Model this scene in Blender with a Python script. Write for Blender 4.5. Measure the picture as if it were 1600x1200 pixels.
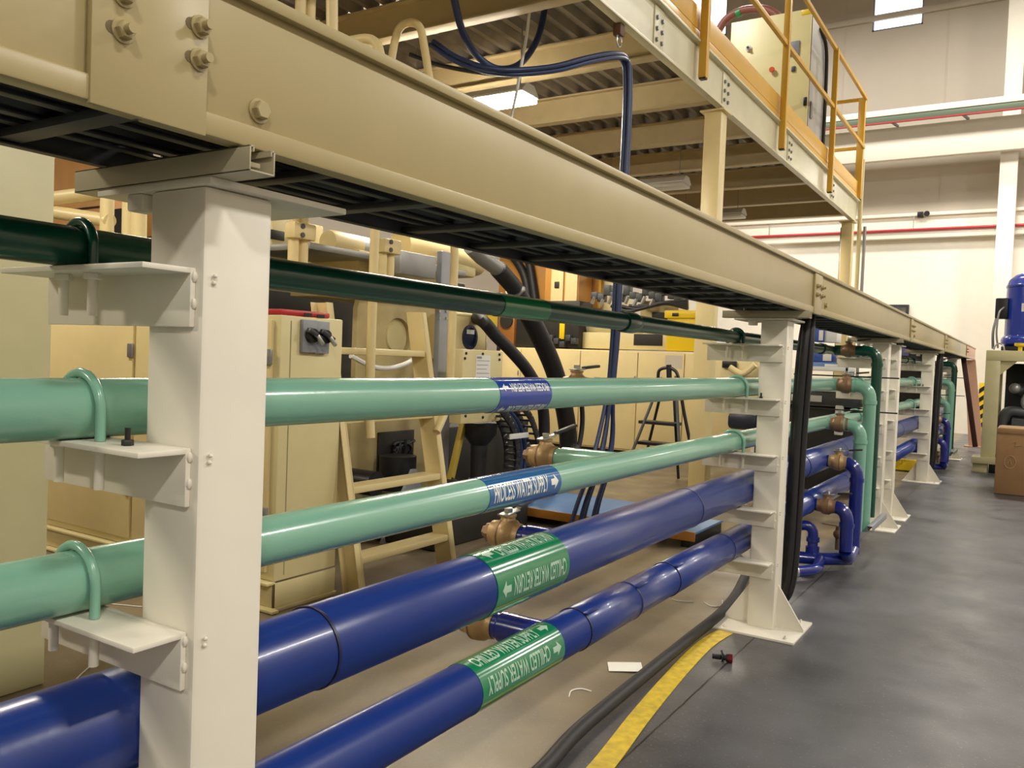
import bpy, bmesh, math, random
from mathutils import Vector, Matrix
random.seed(7)
for o in list(bpy.data.objects): bpy.data.objects.remove(o)
S = bpy.context.scene
COL = S.collection
V = Vector

# ------------------------------------------------------------------ camera
YAW, PITCH, ROLL, FPX = 0.562835, -0.0320088, 0.0387553, 1294.335
CAM = V((0, 0, 1.5))
_f = V((-math.sin(YAW)*math.cos(PITCH), math.cos(YAW)*math.cos(PITCH), math.sin(PITCH)))
_r = V((math.cos(YAW), math.sin(YAW), 0))
_u = _r.cross(_f)
RIGHT = math.cos(ROLL)*_r + math.sin(ROLL)*_u
UP = -math.sin(ROLL)*_r + math.cos(ROLL)*_u
cd = bpy.data.cameras.new('camera')
cam = bpy.data.objects.new('camera', cd); COL.objects.link(cam)
m = Matrix((RIGHT, UP, -_f)).transposed().to_4x4(); m.translation = CAM
cam.matrix_world = m
cd.sensor_fit = 'HORIZONTAL'; cd.sensor_width = 36.0; cd.lens = FPX/1600*36.0
cd.clip_start = 0.05; cd.clip_end = 200
S.camera = cam

# ------------------------------------------------------------------ view, world, lights
vs = S.view_settings
S.display_settings.display_device = 'sRGB'
vs.view_transform = 'Standard'; vs.look = 'None'; vs.gamma = 1; vs.use_curve_mapping = False
vs.exposure = -0.12
w = bpy.data.worlds.new('world'); S.world = w; w.use_nodes = True
w.node_tree.nodes['Background'].inputs[0].default_value = (1, .95, .88, 1)
w.node_tree.nodes['Background'].inputs[1].default_value = 0.25

def area(name, loc, sx, sy, power, col=(1, .93, .82), rot=(0, 0, 0)):
    l = bpy.data.lights.new(name, 'AREA'); l.shape = 'RECTANGLE'; l.size = sx; l.size_y = sy
    l.energy = power; l.color = col
    o = bpy.data.objects.new(name, l); COL.objects.link(o); o.location = loc; o.rotation_euler = rot
    return o
WARM = (1, .90, .74)
WHITE = (1, .95, .87)
for yy, e in ((-5.2, 640), (2.0, 470), (9.5, 560), (16.5, 480)):
    area('aisle_bay_light', (5.4, yy, 8.0), .7, 1.3, e, WHITE)
for xx in (-6.0, -1.0, 4.0):
    area('rear_bay_light', (xx, 18.8, 11.2), .7, 1.3, 520, WHITE)
    area('wall_bay_light', (xx, 21.3, 6.2), .7, 1.3, 95, WHITE)
for p, e in (((-4.6, -2.8, 4.2), 240), ((-5.2, 1.6, 4.2), 95), ((-8.6, 6.0, 4.1), 120), ((-7.4, 11.0, 4.1), 150), ((-9.5, 1.5, 4.2), 110), ((-4.6, 16.5, 4.1), 90)):
    area('under_deck_light', p, 1.2, .3, e, WARM)
area('machine_top_light', (-7.0, 10.5, 10.5), 1.3, .7, 600, WHITE)

# ------------------------------------------------------------------ helpers
def ray(px, py): return RIGHT*((px-800)/FPX) - UP*((py-600)/FPX) + _f
def PX(px, py, v):                       # the photo point on the plane x = v
    d = ray(px, py); return CAM + d*(v/d.x)
def PY(px, py, v):
    d = ray(px, py); return CAM + d*(v/d.y)
def PZ(px, py, v):
    d = ray(px, py); return CAM + d*((v-1.5)/d.z)

def lin(h):
    h = h.lstrip('#'); out = []
    for i in (0, 2, 4):
        c = int(h[i:i+2], 16)/255
        out.append(c/12.92 if c <= .04045 else ((c+.055)/1.055)**2.4)
    return (*out, 1)

MATS = {}
def mat(name, hexc, rough=.5, metal=0, bump=0.0, bscale=40, var=0.0, vscale=6, emit=0, coat=0, alt=None, trans=0, spec=.5):
    if name in MATS: return MATS[name]
    M = bpy.data.materials.new(name); M.use_nodes = True
    nt = M.node_tree; b = nt.nodes['Principled BSDF']
    b.inputs['Base Color'].default_value = lin(hexc); b.inputs['Roughness'].default_value = rough
    b.inputs['Metallic'].default_value = metal; b.inputs['Coat Weight'].default_value = coat
    b.inputs['Specular IOR Level'].default_value = spec
    if trans: b.inputs['Transmission Weight'].default_value = trans
    tc = nt.nodes.new('ShaderNodeTexCoord')
    if var:
        n = nt.nodes.new('ShaderNodeTexNoise'); n.inputs['Scale'].default_value = vscale; n.inputs['Detail'].default_value = 5
        nt.links.new(tc.outputs['Object'], n.inputs['Vector'])
        mx = nt.nodes.new('ShaderNodeMix'); mx.data_type = 'RGBA'
        c = lin(hexc); c2 = lin(alt) if alt else tuple(x*(1-var) for x in c[:3])+(1,)
        r = nt.nodes.new('ShaderNodeMapRange'); r.inputs[1].default_value = .35; r.inputs[2].default_value = .7
        nt.links.new(n.outputs['Fac'], r.inputs[0]); nt.links.new(r.outputs[0], mx.inputs['Factor'])
        mx.inputs['A'].default_value = c; mx.inputs['B'].default_value = c2
        nt.links.new(mx.outputs['Result'], b.inputs['Base Color'])
    if bump:
        n = nt.nodes.new('ShaderNodeTexNoise'); n.inputs['Scale'].default_value = bscale; n.inputs['Detail'].default_value = 3
        nt.links.new(tc.outputs['Object'], n.inputs['Vector'])
        bp = nt.nodes.new('ShaderNodeBump'); bp.inputs['Strength'].default_value = bump; bp.inputs['Distance'].default_value = .01
        nt.links.new(n.outputs['Fac'], bp.inputs['Height']); nt.links.new(bp.outputs['Normal'], b.inputs['Normal'])
    if emit:
        b.inputs['Emission Color'].default_value = lin(hexc); b.inputs['Emission Strength'].default_value = emit
    MATS[name] = M; return M

class MB:
    def __init__(s): s.bm = bmesh.new()
    def _merge(s, t, mx=None):
        if mx is not None: bmesh.ops.transform(t, matrix=mx, verts=t.verts)
        me = bpy.data.meshes.new('t'); t.to_mesh(me); t.free(); s.bm.from_mesh(me); bpy.data.meshes.remove(me); return s
    def box(s, x0, x1, y0, y1, z0, z1, bev=.002):
        t = bmesh.new(); bmesh.ops.create_cube(t, size=1)
        dx, dy, dz = abs(x1-x0), abs(y1-y0), abs(z1-z0)
        bmesh.ops.transform(t, matrix=Matrix.Translation(((x0+x1)/2, (y0+y1)/2, (z0+z1)/2)) @ Matrix.Diagonal((dx, dy, dz, 1)), verts=t.verts)
        bev = min(bev, .3*min(dx, dy, dz))
        if bev > 0: bmesh.ops.bevel(t, geom=t.edges[:], offset=bev, segments=2, affect='EDGES', profile=.5)
        return s._merge(t)
    def bar(s, p0, p1, wx, wy, bev=.002, up=V((0, 0, 1))):      # rectangular bar along p0-p1
        p0, p1 = V(p0), V(p1); d = p1-p0; L = d.length; d.normalize()
        a = up.cross(d)
        if a.length < 1e-4: a = V((1, 0, 0)).cross(d)
        a.normalize(); b = d.cross(a)
        mx = Matrix((a, b, d)).transposed().to_4x4(); mx.translation = (p0+p1)/2
        t = bmesh.new(); bmesh.ops.create_cube(t, size=1)
        bmesh.ops.transform(t, matrix=Matrix.Diagonal((wx, wy, L, 1)), verts=t.verts)
        bev = min(bev, .3*min(wx, wy, L))
        if bev > 0: bmesh.ops.bevel(t, geom=t.edges[:], offset=bev, segments=2, affect='EDGES', profile=.5)
        return s._merge(t, mx)
    def cyl(s, p0, p1, r0, r1=None, seg=24):
        return s.lathe([(0, 0), (0, r0), ((V(p1)-V(p0)).length, r0 if r1 is None else r1), ((V(p1)-V(p0)).length, 0)], p0, V(p1)-V(p0), seg)
    def lathe(s, prof, p0, d, seg=24):                           # prof: (distance along d, radius)
        p0, d = V(p0), V(d).normalized()
        a = V((0, 0, 1)).cross(d)
        if a.length < 1e-4: a = V((1, 0, 0))
        a.normalize(); b = d.cross(a); bm = s.bm; rings = []
        for t, r in prof:
            c = p0+d*t
            if r <= 1e-6: rings.append([bm.verts.new(c)])
            else: rings.append([bm.verts.new(c+(a*math.cos(2*math.pi*k/seg)+b*math.sin(2*math.pi*k/seg))*r) for k in range(seg)])
        for A, B in zip(rings, rings[1:]):
            for k in range(seg):
                k2 = (k+1) % seg
                if len(A) == 1 and len(B) == 1: continue
                if len(A) == 1: bm.faces.new((A[0], B[k], B[k2]))
                elif len(B) == 1: bm.faces.new((A[k2], A[k], B[0]))
                else: bm.faces.new((A[k], B[k], B[k2], A[k2]))
        return s
    def tube(s, pts, r, seg=12, smooth=0, closed=False):
        pts = [V(p) for p in pts]
        if smooth: pts = catmull(pts, smooth)
        bm = s.bm; n = len(pts); rings = []
        d0 = (pts[1]-pts[0]).normalized()
        a = V((0, 0, 1)).cross(d0)
        if a.length < 1e-3: a = V((1, 0, 0)).cross(d0)
        a.normalize()
        for i, p in enumerate(pts):
            d = (pts[min(i+1, n-1)]-pts[max(i-1, 0)]).normalized()
            a = (a-d*a.dot(d)).normalized(); b = d.cross(a)
            rr = r(i/(n-1)) if callable(r) else r
            rings.append([bm.verts.new(p+(a*math.cos(2*math.pi*k/seg)+b*math.sin(2*math.pi*k/seg))*rr) for k in range(seg)])
        for A, B in zip(rings, rings[1:]):
            for k in range(seg): bm.faces.new((A[k], A[(k+1) % seg], B[(k+1) % seg], B[k]))
        bm.faces.new(rings[0][::-1]); bm.faces.new(rings[-1])
        return s
    def prism(s, poly, axis, a0, a1):                            # polygon in the two other axes, extruded along axis
        bm = s.bm
        def P(u, v, t): return {'x': (t, u, v), 'y': (u, t, v), 'z': (u, v, t)}[axis]
        A = [bm.verts.new(P(u, v, a0)) for u, v in poly]; B = [bm.verts.new(P(u, v, a1)) for u, v in poly]
        bm.faces.new(A[::-1]); bm.faces.new(B); n = len(poly)
        for k in range(n): bm.faces.new((A[k], A[(k+1) % n], B[(k+1) % n], B[k]))
        return s
    def ribbon(s, A, B, t=.003):                                 # strip between two point rows, thickness t upward
        bm = s.bm; up = V((0, 0, t))
        a0 = [bm.verts.new(p) for p in A]; b0 = [bm.verts.new(p) for p in B]
        a1 = [bm.verts.new(V(p)+up) for p in A]; b1 = [bm.verts.new(V(p)+up) for p in B]
        for i in range(len(A)-1):
            bm.faces.new((a1[i], b1[i], b1[i+1], a1[i+1])); bm.faces.new((a0[i], a0[i+1], b0[i+1], b0[i]))
            bm.faces.new((a0[i], a1[i], a1[i+1], a0[i+1])); bm.faces.new((b0[i], b0[i+1], b1[i+1], b1[i]))
        bm.faces.new((a0[0], b0[0], b1[0], a1[0])); bm.faces.new((a0[-1], a1[-1], b1[-1], b0[-1]))
        return s
    def ball(s, c, r, sc=(1, 1, 1), seg=16):
        t = bmesh.new(); bmesh.ops.create_uvsphere(t, u_segments=seg, v_segments=max(6, seg//2), radius=r)
        return s._merge(t, Matrix.Translation(c) @ Matrix.Diagonal((*sc, 1)))
    def hexnut(s, c, d, r, h):
        return s.lathe([(0, 0), (0, r), (h*.85, r), (h, r*.88), (h, 0)], c, d, 6)
    def bolt(s, c, d, r=.011, shank=True):
        c, d = V(c), V(d).normalized()
        s.lathe([(0, 0), (0, r*1.75), (r*.3, r*1.75), (r*.3, 0)], c, d, 20)
        s.hexnut(c+d*(r*.3), d, r*1.35, r*1.1)
        if shank: s.cyl(c+d*(r*1.3), c+d*(r*2.6), r*.72, seg=14)
        return s

def catmull(pts, n):
    out = []; P = [pts[0]*2-pts[1]]+pts+[pts[-1]*2-pts[-2]]
    for i in range(1, len(P)-2):
        p0, p1, p2, p3 = P[i-1:i+3]
        for k in range(n):
            t = k/n
            out.append(.5*((2*p1)+(p2-p0)*t+(2*p0-5*p1+4*p2-p3)*t*t+(3*p1-p0-3*p2+p3)*t**3))
    out.append(pts[-1]); return out
def fillet(pts, rad, n=8):                                      # round the corners of a polyline
    pts = [V(p) for p in pts]; out = [pts[0]]
    for a, b, c in zip(pts, pts[1:], pts[2:]):
        u = (a-b); v = (c-b); r = min(rad, u.length*.49, v.length*.49); u.normalize(); v.normalize()
        A = b+u*r; C = b+v*r
        for k in range(n+1):
            t = k/n; out.append((1-t)**2*A+2*t*(1-t)*b+t*t*C)
    out.append(pts[-1]); return out

WL = {}                                                          # world offset of each object
def obj(name, mb, material, parent=None, ang=35, smooth=True):
    bm = mb.bm if isinstance(mb, MB) else mb
    bmesh.ops.recalc_face_normals(bm, faces=bm.faces)
    if parent is not None: base = WL[parent.name]
    else:
        xs = [v.co for v in bm.verts]
        base = V(((min(p.x for p in xs)+max(p.x for p in xs))/2, (min(p.y for p in xs)+max(p.y for p in xs))/2, min(p.z for p in xs)))
    bmesh.ops.translate(bm, vec=-base, verts=bm.verts)
    me = bpy.data.meshes.new(name); bm.to_mesh(me); bm.free()
    if smooth:
        for p in me.polygons: p.use_smooth = True
        me.set_sharp_from_angle(angle=math.radians(ang))
    me.materials.append(material)
    o = bpy.data.objects.new(name, me); COL.objects.link(o)
    if parent is not None: o.parent = parent
    else: o.location = base
    WL[o.name] = base
    return o
def tag(o, label, cat, group=None, kind=None):
    o['label'] = label; o['category'] = cat
    if group: o['group'] = group
    if kind: o['kind'] = kind
    return o
def thing(name, label, cat, loc, group=None):
    o = bpy.data.objects.new(name, None); COL.objects.link(o); o.location = loc; o.empty_display_size = .1
    WL[o.name] = V(loc); return tag(o, label, cat, group)
def struct(name, mb, material, parent=None):
    o = obj(name, mb, material, parent)
    if parent is None: o['kind'] = 'structure'
    return o
def copy_tree(o, loc=None, parent=None):
    c = o.copy(); COL.objects.link(c)
    if parent is not None: c.parent = parent
    if loc is not None: c.location = loc
    WL[c.name] = V(loc) if loc is not None else WL[o.name]
    for ch in list(o.children): copy_tree(ch, None, c)
    return c
def mesh1(name, mb, material, label, cat, group=None):
    return tag(obj(name, mb, material), label, cat, group)

# ------------------------------------------------------------------ materials
M_post = mat('white_post_paint', 'e6e1d2', .38, bump=.02, bscale=60, var=.06)
M_beam = mat('tan_beam_paint', 'ab9c70', .36, bump=.015, bscale=90, var=.05)
M_beam_far = mat('reddish_beam_paint', 'c0967c', .4, var=.05)
M_strut = mat('strut_paint', 'b3ab90', .4, var=.08)
M_tray = mat('dark_tray_steel', '4b4e50', .5, metal=.3, var=.2)
M_shade_cover = mat('black_shade_cover', '232427', .6)
M_dk = mat('dark_green_pipe_paint', '0a4636', .25, var=.08, coat=.15)
M_gr = mat('aqua_green_pipe_paint', '7db09b', .22, bump=.03, bscale=120, var=.05, coat=.3)
M_bl = mat('blue_jacket', '18337e', .3, bump=.02, bscale=70, var=.1, coat=.1)
M_bl2 = mat('blue_fitting_paint', '12257a', .2, bump=.05, bscale=30, coat=.4)
M_seam = mat('dark_blue_seam', '10163f', .4)
M_lab_g = mat('green_label_vinyl', '127a50', .16, coat=.4)
M_lab_b = mat('blue_label_vinyl', '1f5f9b', .16, coat=.4)
M_lab_b2 = mat('deep_blue_label_vinyl', '24449c', .16, coat=.4)
M_lab_d = mat('dark_green_label_vinyl', '1c7a48', .2, coat=.3)
M_txt = mat('white_print', 'e4e8e2', .3)
M_txtg = mat('faded_white_print', 'a9c7b4', .3)
M_brass = mat('brass', 'b8986b', .42, metal=.25, bump=.08, bscale=60, var=.2)
M_bronze = mat('dull_bronze', '907153', .45, metal=.25, bump=.1, bscale=50, var=.25)
M_chrome = mat('zinc_plated_steel', 'b9bbb8', .3, metal=.9)
M_steel = mat('grey_steel', '9a9b9b', .4, metal=.6, var=.15)
M_black = mat('black_rubber', '1b1b1e', .55, bump=.05, bscale=60)
M_blackp = mat('black_plastic', '19191b', .4)
M_navy = mat('navy_cable', '27375f', .4)
M_cream = mat('cream_machine_paint', 'ddca94', .4, var=.05, bump=.02)
M_creamw = mat('pale_cream_machine_paint', 'd9cb98', .4, var=.05)
M_olive = mat('olive_cream_panel', 'c4bd92', .35, var=.06)
M_orange = mat('orange_machine_paint', 'c08a44', .4, var=.08)
M_yel = mat('yellow_safety_paint', 'd9a93a', .4, var=.06, bump=.02)
M_yelb = mat('bright_yellow_plastic', 'e6c41c', .4)
M_strap = mat('yellow_strap_vinyl', 'd9bd2c', .45, bump=.1, bscale=25, var=.3, vscale=22, alt='b39a30')
M_slot = mat('slot_shade_tan', '6f6041', .6)  # beam tan darkened to paint in the shade of the splice slots
M_clamp = mat('shade_darkened_cream', 'bfae7e', .45, var=.12)  # cream darkened so the clamp machine's shade sits in its colour
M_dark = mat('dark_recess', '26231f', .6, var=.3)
M_grey = mat('grey_machine_paint', '8d9096', .4, var=.05)
M_wallw = mat('white_wall_paint', 'efe9da', .6, var=.03)
M_wallg = mat('grey_wall_panel', 'c2b8a8', .55, var=.05, vscale=1.5)
M_ceil = mat('ceiling_paint', 'b9b2a4', .7)
M_deck = mat('galvanised_deck', '8f8880', .38, metal=.5, var=.3, vscale=4)
M_joist = mat('joist_paint', 'c9b78c', .45, var=.08)
M_fascia = mat('pale_beam_paint', 'd6d0b0', .38, var=.1, vscale=3)
M_lamp = mat('lamp_diffuser', 'fff3df', .4, emit=110)
M_lampoff = mat('lamp_housing', 'dcdad2', .4)
M_glass = mat('window_glass_daylight', 'f4f8ff', .2, emit=3)
M_red = mat('red_paint', 'b3262b', .4)
M_redp = mat('fire_pipe_red', 'b8323a', .4)
M_paper = mat('white_paper', 'e7e5de', .7)
M_board = mat('cardboard', '9c7850', .75, var=.12, bump=.05)
M_bluep = mat('blue_painted_platform', '5f86b8', .45, var=.08)
M_tankb = mat('blue_tank_paint', '1b3aa8', .2, coat=.4, var=.05)
M_brown = mat('orange_edge_paint', 'a8702a', .5)
M_white = mat('white_plastic', 'dcdcd8', .4)
M_rust = mat('maroon_steel', '3d1d18', .5)

# ------------------------------------------------------------------ setting
def floor_material():
    M = bpy.data.materials.new('sealed_concrete'); M.use_nodes = True; nt = M.node_tree; b = nt.nodes['Principled BSDF']
    L = nt.links.new; N = nt.nodes.new
    g = N('ShaderNodeNewGeometry'); sep = N('ShaderNodeSeparateXYZ'); L(g.outputs['Position'], sep.inputs[0])
    def noise(sc, det=5):
        n = N('ShaderNodeTexNoise'); n.inputs['Scale'].default_value = sc; n.inputs['Detail'].default_value = det
        L(g.outputs['Position'], n.inputs['Vector']); return n.outputs['Fac']
    def mr(x, a, b_, c, d):
        r = N('ShaderNodeMapRange'); L(x, r.inputs[0])
        for i, v in enumerate((a, b_, c, d)): r.inputs[i+1].default_value = v
        return r.outputs[0]
    def mix(f, A, B):
        mx = N('ShaderNodeMix'); mx.data_type = 'RGBA'; L(f, mx.inputs['Factor'])
        for s_, c in (('A', A), ('B', B)):
            if isinstance(c, str): mx.inputs[s_].default_value = lin(c)
            else: L(c, mx.inputs[s_])
        return mx.outputs['Result']
    aisle = mix(mr(noise(1.3), .38, .66, 0, 1), '5d5d60', '434243')
    bay = mix(mr(noise(1.8), .35, .7, 0, 1), '86785f', '685e50')
    # wobbling boundary along the saw joint
    wob = N('ShaderNodeMath'); wob.operation = 'MULTIPLY_ADD'; L(noise(2.0, 3), wob.inputs[0]); wob.inputs[1].default_value = .05; L(sep.outputs['X'], wob.inputs[2])
    side = mr(wob.outputs[0], -1.47, -1.40, 0, 1)
    base = mix(side, bay, aisle)
    # fine speckle
    base = mix(mr(noise(70, 2), .62, .72, 0, .35), base, '9a9488')
    # dark saw joint
    wb2 = N('ShaderNodeMath'); wb2.operation = 'MULTIPLY_ADD'; L(noise(9, 4), wb2.inputs[0]); wb2.inputs[1].default_value = .012; L(sep.outputs['X'], wb2.inputs[2])
    d = N('ShaderNodeMath'); d.operation = 'ADD'; L(wb2.outputs[0], d.inputs[0]); d.inputs[1].default_value = 1.238
    ab = N('ShaderNodeMath'); ab.operation = 'ABSOLUTE'; L(d.outputs[0], ab.inputs[0])
    base = mix(mr(ab.outputs[0], .003, .006, 1, 0), base, '26231f')
    L(base, b.inputs['Base Color'])
    L(mr(noise(3.0), .3, .7, .28, .5), b.inputs['Roughness'])
    bp = N('ShaderNodeBump'); bp.inputs['Strength'].default_value = .08; bp.inputs['Distance'].default_value = .01
    L(noise(35), bp.inputs['Height']); L(bp.outputs[0], b.inputs['Normal'])
    return M
XL, XR, YN, YB, ZC = -15.0, 8.0, -9.0, 24.0, 14.0
struct('floor', MB().box(XL, XR, YN, YB, -.2, 0, 0), floor_material())
struct('ceiling', MB().box(XL, XR, YN, YB, ZC, ZC+.2, 0), M_ceil)
struct('wall_left', MB().box(XL-.2, XL, YN, YB, 0, ZC, 0), M_wallg)
struct('wall_right', MB().box(XR, XR+.2, YN, YB, 0, ZC, 0), M_wallg)
struct('wall_near', MB().box(XL, XR, YN-.2, YN, 0, ZC, 0), M_wallg)
# back wall: window openings cut out of the upper part
def win_rect(p0, p1):
    a, b = PY(*p0, YB), PY(*p1, YB); return a.x, b.x, b.z, a.z
W1 = (PY(1364, 20, YB).x, PY(1443, 20, YB).x, PY(1400, 36, YB).z-.14, 12.9)
W2 = (PY(1098, 30, YB).x, PY(1136, 30, YB).x, PY(1120, 52, YB).z-.1, 12.9)
W2 = (W2[0]-1.0, W2[1], W2[2], W2[3])
ledge_z = PY(1450, 372, YB).z; band_z = PY(1450, 392, YB).z
struct('wall_back', MB().box(XL, XR, YB, YB+.25, 0, ledge_z, 0), M_wallw)
mb = MB()
xs = sorted([XL, W2[0], W2[1], W1[0], W1[1], XR]); zb = max(W1[2], W2[2])
for a, b_ in ((xs[0], xs[1]), (xs[2], xs[3]), (xs[4], xs[5])): mb.box(a, b_, YB, YB+.25, ledge_z, ZC, 0)
for (a, b_, z0, z1) in (W1, W2): mb.box(a, b_, YB, YB+.25, ledge_z, z0, 0); mb.box(a, b_, YB, YB+.25, z1, ZC, 0)
for px in (1478, 1318, 1592, 1160): x = PY(px, 120, YB).x; mb.box(x-.012, x+.012, YB-.012, YB, ledge_z, ZC, 0)
struct('wall_back_upper', mb, M_wallg)
for i, (a, b_, z0, z1) in enumerate((W1, W2)):
    wn = struct('window_%d' % (i+1), MB().box(a, b_, YB+.14, YB+.16, z0, z1, 0), M_glass)
    fr = MB()
    for q in ((a, a+.04, z0, z1), (b_-.04, b_, z0, z1), (a, b_, z0, z0+.05), (a, b_, z1-.05, z1)): fr.box(q[0], q[1], YB+.02, YB+.13, q[2], q[3], 0)
    obj('window_frame', fr, M_grey, wn)
# ledges, girts and columns on the wall
z = PY(1500, 336, YB).z
struct('trim_1', MB().box(XL, XR, YB-.25, YB, ledge_z-.02, ledge_z+.16, .01), M_wallw)
struct('trim_2', MB().box(XL, XR, YB-.12, YB, ledge_z+.16, z, .01).box(XL, XR, YB-.22, YB, z, z+.08, .01), M_wallw)
z = PY(1400, 29, YB).z
struct('trim_3', MB().box(XL, XR, YB-.1, YB, z, z+.15, .01), M_wallg)
for i, px in enumerate((1573,)):
    a, b_ = PY(1560, 300, YB-.8).x, PY(1588, 300, YB-.8).x
    mb = MB().box(a, b_, YB-.8, YB-.77, 0, ZC, .003).box(a, b_, YB-.45, YB-.42, 0, ZC, .003).box((a+b_)/2-.01, (a+b_)/2+.01, YB-.78, YB-.44, 0, ZC, 0)
    o = mesh1('wall_column', mb, M_wallw, 'tall white steel wall column at the right end of the back wall', 'column')
# crane runway beam + bus bar
YR = YB-.95
z0, z1 = PY(1450, 246, YR).z, PY(1450, 195, YR).z
mb = MB().box(XL+.1, XR-.1, YR-.16, YR+.16, z0, z0+.04).box(XL+.1, XR-.1, YR-.01, YR+.01, z0, z1).box(XL+.1, XR-.1, YR-.16, YR+.16, z1-.04, z1)
mb = MB().box(XL+.1, XR-.1, YR-.1, YR+.1, z0, z1, .01)
mesh1('crane_runway_beam', mb, M_wallw, 'long white crane runway beam spanning high along the back wall', 'beam')
z2, z3 = PY(1500, 176, YR-.4).z, PY(1500, 160, YR-.4).z
bt = thing('bus_bar_channel', 'long pale channel with a dark green underside and red edge, high on back wall', 'channel', (0, YR-.4, z2))
obj('cover', MB().box(XL+.1, XR-.1, YR-.5, YR-.3, z2+.1, z3), M_wallw, bt)
obj('underside', MB().box(XL+.1, XR-.1, YR-.48, YR-.32, z2-.06, z2+.1), mat('grey_green_bar', '5b6a55', .5), bt)
obj('red_edge', MB().box(XL+.1, XR-.1, YR-.50, YR-.46, z2-.09, z2-.06, 0), M_redp, bt)
for px in (1395, 1505): 
    x = PY(px, 178, YR-.4).x
    obj('bracket', MB().bar((x, YR-.4, z2-.06), (x+.1, YR-.14, z1), .05, .05), M_steel, bt)
z4 = PY(1450, 358, YB-.3).z
fp = thing('fire_pipe', 'thin red sprinkler pipe running along the white back wall ledge', 'pipe', (0, YB-.3, z4))
obj('pipe_run', MB().cyl((XL+.1, YB-.3, z4), (XR-.1, YB-.3, z4), .035, seg=12), M_redp, fp)
for px in (1203, 1428, 1560):
    x = PY(px, 340, YB-.3).x; obj('hanger', MB().cyl((x, YB-.3, z4+.03), (x, YB-.3, z4+.35), .012, seg=8), M_steel, fp)
a, b_ = PY(1385, 476, YB-.1), PY(1419, 500, YB-.1)
tv = thing('wall_screen', 'black screen mounted on the white back wall above the beam', 'screen', ((a.x+b_.x)/2, YB-.05, 2.6))
obj('housing', MB().box(a.x-.5, b_.x, YB-.12, YB, b_.z-.5, a.z, .01), M_blackp, tv)
obj('display', MB().box(a.x-.45, b_.x-.06, YB-.125, YB-.12, b_.z-.4, a.z-.06, 0), mat('dark_glass', '0d0e14', .1), tv)
p = PY(1442, 335, YB-.15)
sp = thing('wall_speaker', 'small black fixture high on the pale back wall above the red pipe', 'speaker', p)
obj('body', MB().box(p.x-.12, p.x+.02, YB-.25, YB-.1, p.z-.08, p.z+.06, .01), M_blackp, sp)
obj('horn', MB().cyl((p.x+.1, YB-.25, p.z), (p.x+.1, YB-.02, p.z), .07, .03), M_blackp, sp)
p = PY(1210, 402, YB-.4)
wl = thing('wall_light', 'pale box light fixture on back wall below the ledge, left of mezzanine end column', 'light', p)
obj('housing', MB().box(p.x-.45, p.x+.22, YB-.4, YB, p.z-.08, p.z+.1, .02), M_white, wl)

# ------------------------------------------------------------------ support posts
BR_Z = (1.63, 1.325, 1.01, .695, .40)
PIPES = [  # name, x, z, r, material
    ('dk', -1.46, 1.6665, .0365, M_dk), ('g1', -1.445, 1.379, .0545, M_gr), ('g2', -1.45, 1.0655, .0555, M_gr),
    ('b1', -1.432, .788, .0955, M_bl), ('b2', -1.432, .479, .079, M_bl)]
PX0, PX1 = -1.335, -1.185
def ubolt(x, y, z, r, zb):
    R = r+.0095; pts = [V((x+R, y, zb+.0005)), V((x+R, y, z))]
    for k in range(1, 16):
        a = math.pi*k/15; pts.append(V((x+R*math.cos(a), y, z+R*math.sin(a))))
    pts += [V((x-R, y, zb+.0005))]
    return pts
def make_post(y0, label, full=True, dark=False):
    t = thing('support_post', label, 'post', ((PX0+PX1)/2, y0, 0), 'white pipe support posts')
    h = .073
    obj('post_tube', MB().box(PX0, PX1, y0-h, y0+h, .012, 1.768, .009), M_post, t)
    bx = (PX0+PX1)/2
    obj('base_plate', MB().box(bx-.235, bx+.225, y0-.225, y0+.225, 0, .014, .002), M_post, t)
    for s_ in (-1, 1):                                           # gussets
        xe = PX0 if s_ < 0 else PX1
        obj('gusset', MB().prism([(xe, .014), (xe+s_*.15, .014), (xe+s_*.15, .03), (xe, .26)], 'y', y0-.006, y0+.006), M_post, t)
    for ax in (-1, 1):
        for ay in (-1, 1):
            if full: obj('anchor_bolt', MB().bolt((bx+ax*.17, y0+ay*.18, .014), (0, 0, 1), .007), M_post, t)
    obj('top_plate', MB().box(PX0-.155, PX1+.02, y0-.078, y0+.24, 1.768, 1.78, .002), M_post, t)
    obj('plate_nut', MB().box(PX0-.075, PX0-.03, y0-.07, y0-.03, 1.738, 1.768, .004), M_post, t)
    for i, (n, px, pz, r, mm) in enumerate(PIPES):
        zb = BR_Z[i]; yb = y0-h
        b = MB().box(-1.64, -1.203, yb-.011, yb, zb-.1, zb, .002).box(-1.64, -1.203, yb-.1, yb-.0095, zb-.010, zb-.0003, .002)
        for wz in (zb-.015, zb-.06): b.ball((-1.203, yb-.004, wz), .006, (1, 1, 1.6), 8)
        b.ball((-1.18, y0-h+.02, zb-.012), .004, seg=8).ball((-1.182, y0-h+.02, zb-.024), .004, seg=8)
        br = obj('bracket', b, M_post, t)
        if i < 3 and (full or i):
            obj('u_bolt', MB().tube(ubolt(px, yb-.055, pz, r, zb), .009, 12), mm, br)
            for s_ in (-1, 1):
                xq = px+s_*(r+.0095)
                obj('u_bolt_stud', MB().cyl((xq, yb-.055, zb-.0105), (xq, yb-.055, zb-.085), .0085, seg=12).hexnut((xq, yb-.055, zb-.0105), (0, 0, -1), .015, .011), M_post, br)
            if i == 1:
                obj('spare_bolt', MB().hexnut((-1.30, yb-.055, zb), (0, 0, 1), .010, .010).cyl((-1.30, yb-.055, zb+.01), (-1.30, yb-.055, zb+.03), .005, seg=10), M_blackp, br)
    return t
POSTS = [.97, 4.82, 8.62, 9.35, 12.75, 16.6]
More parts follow.
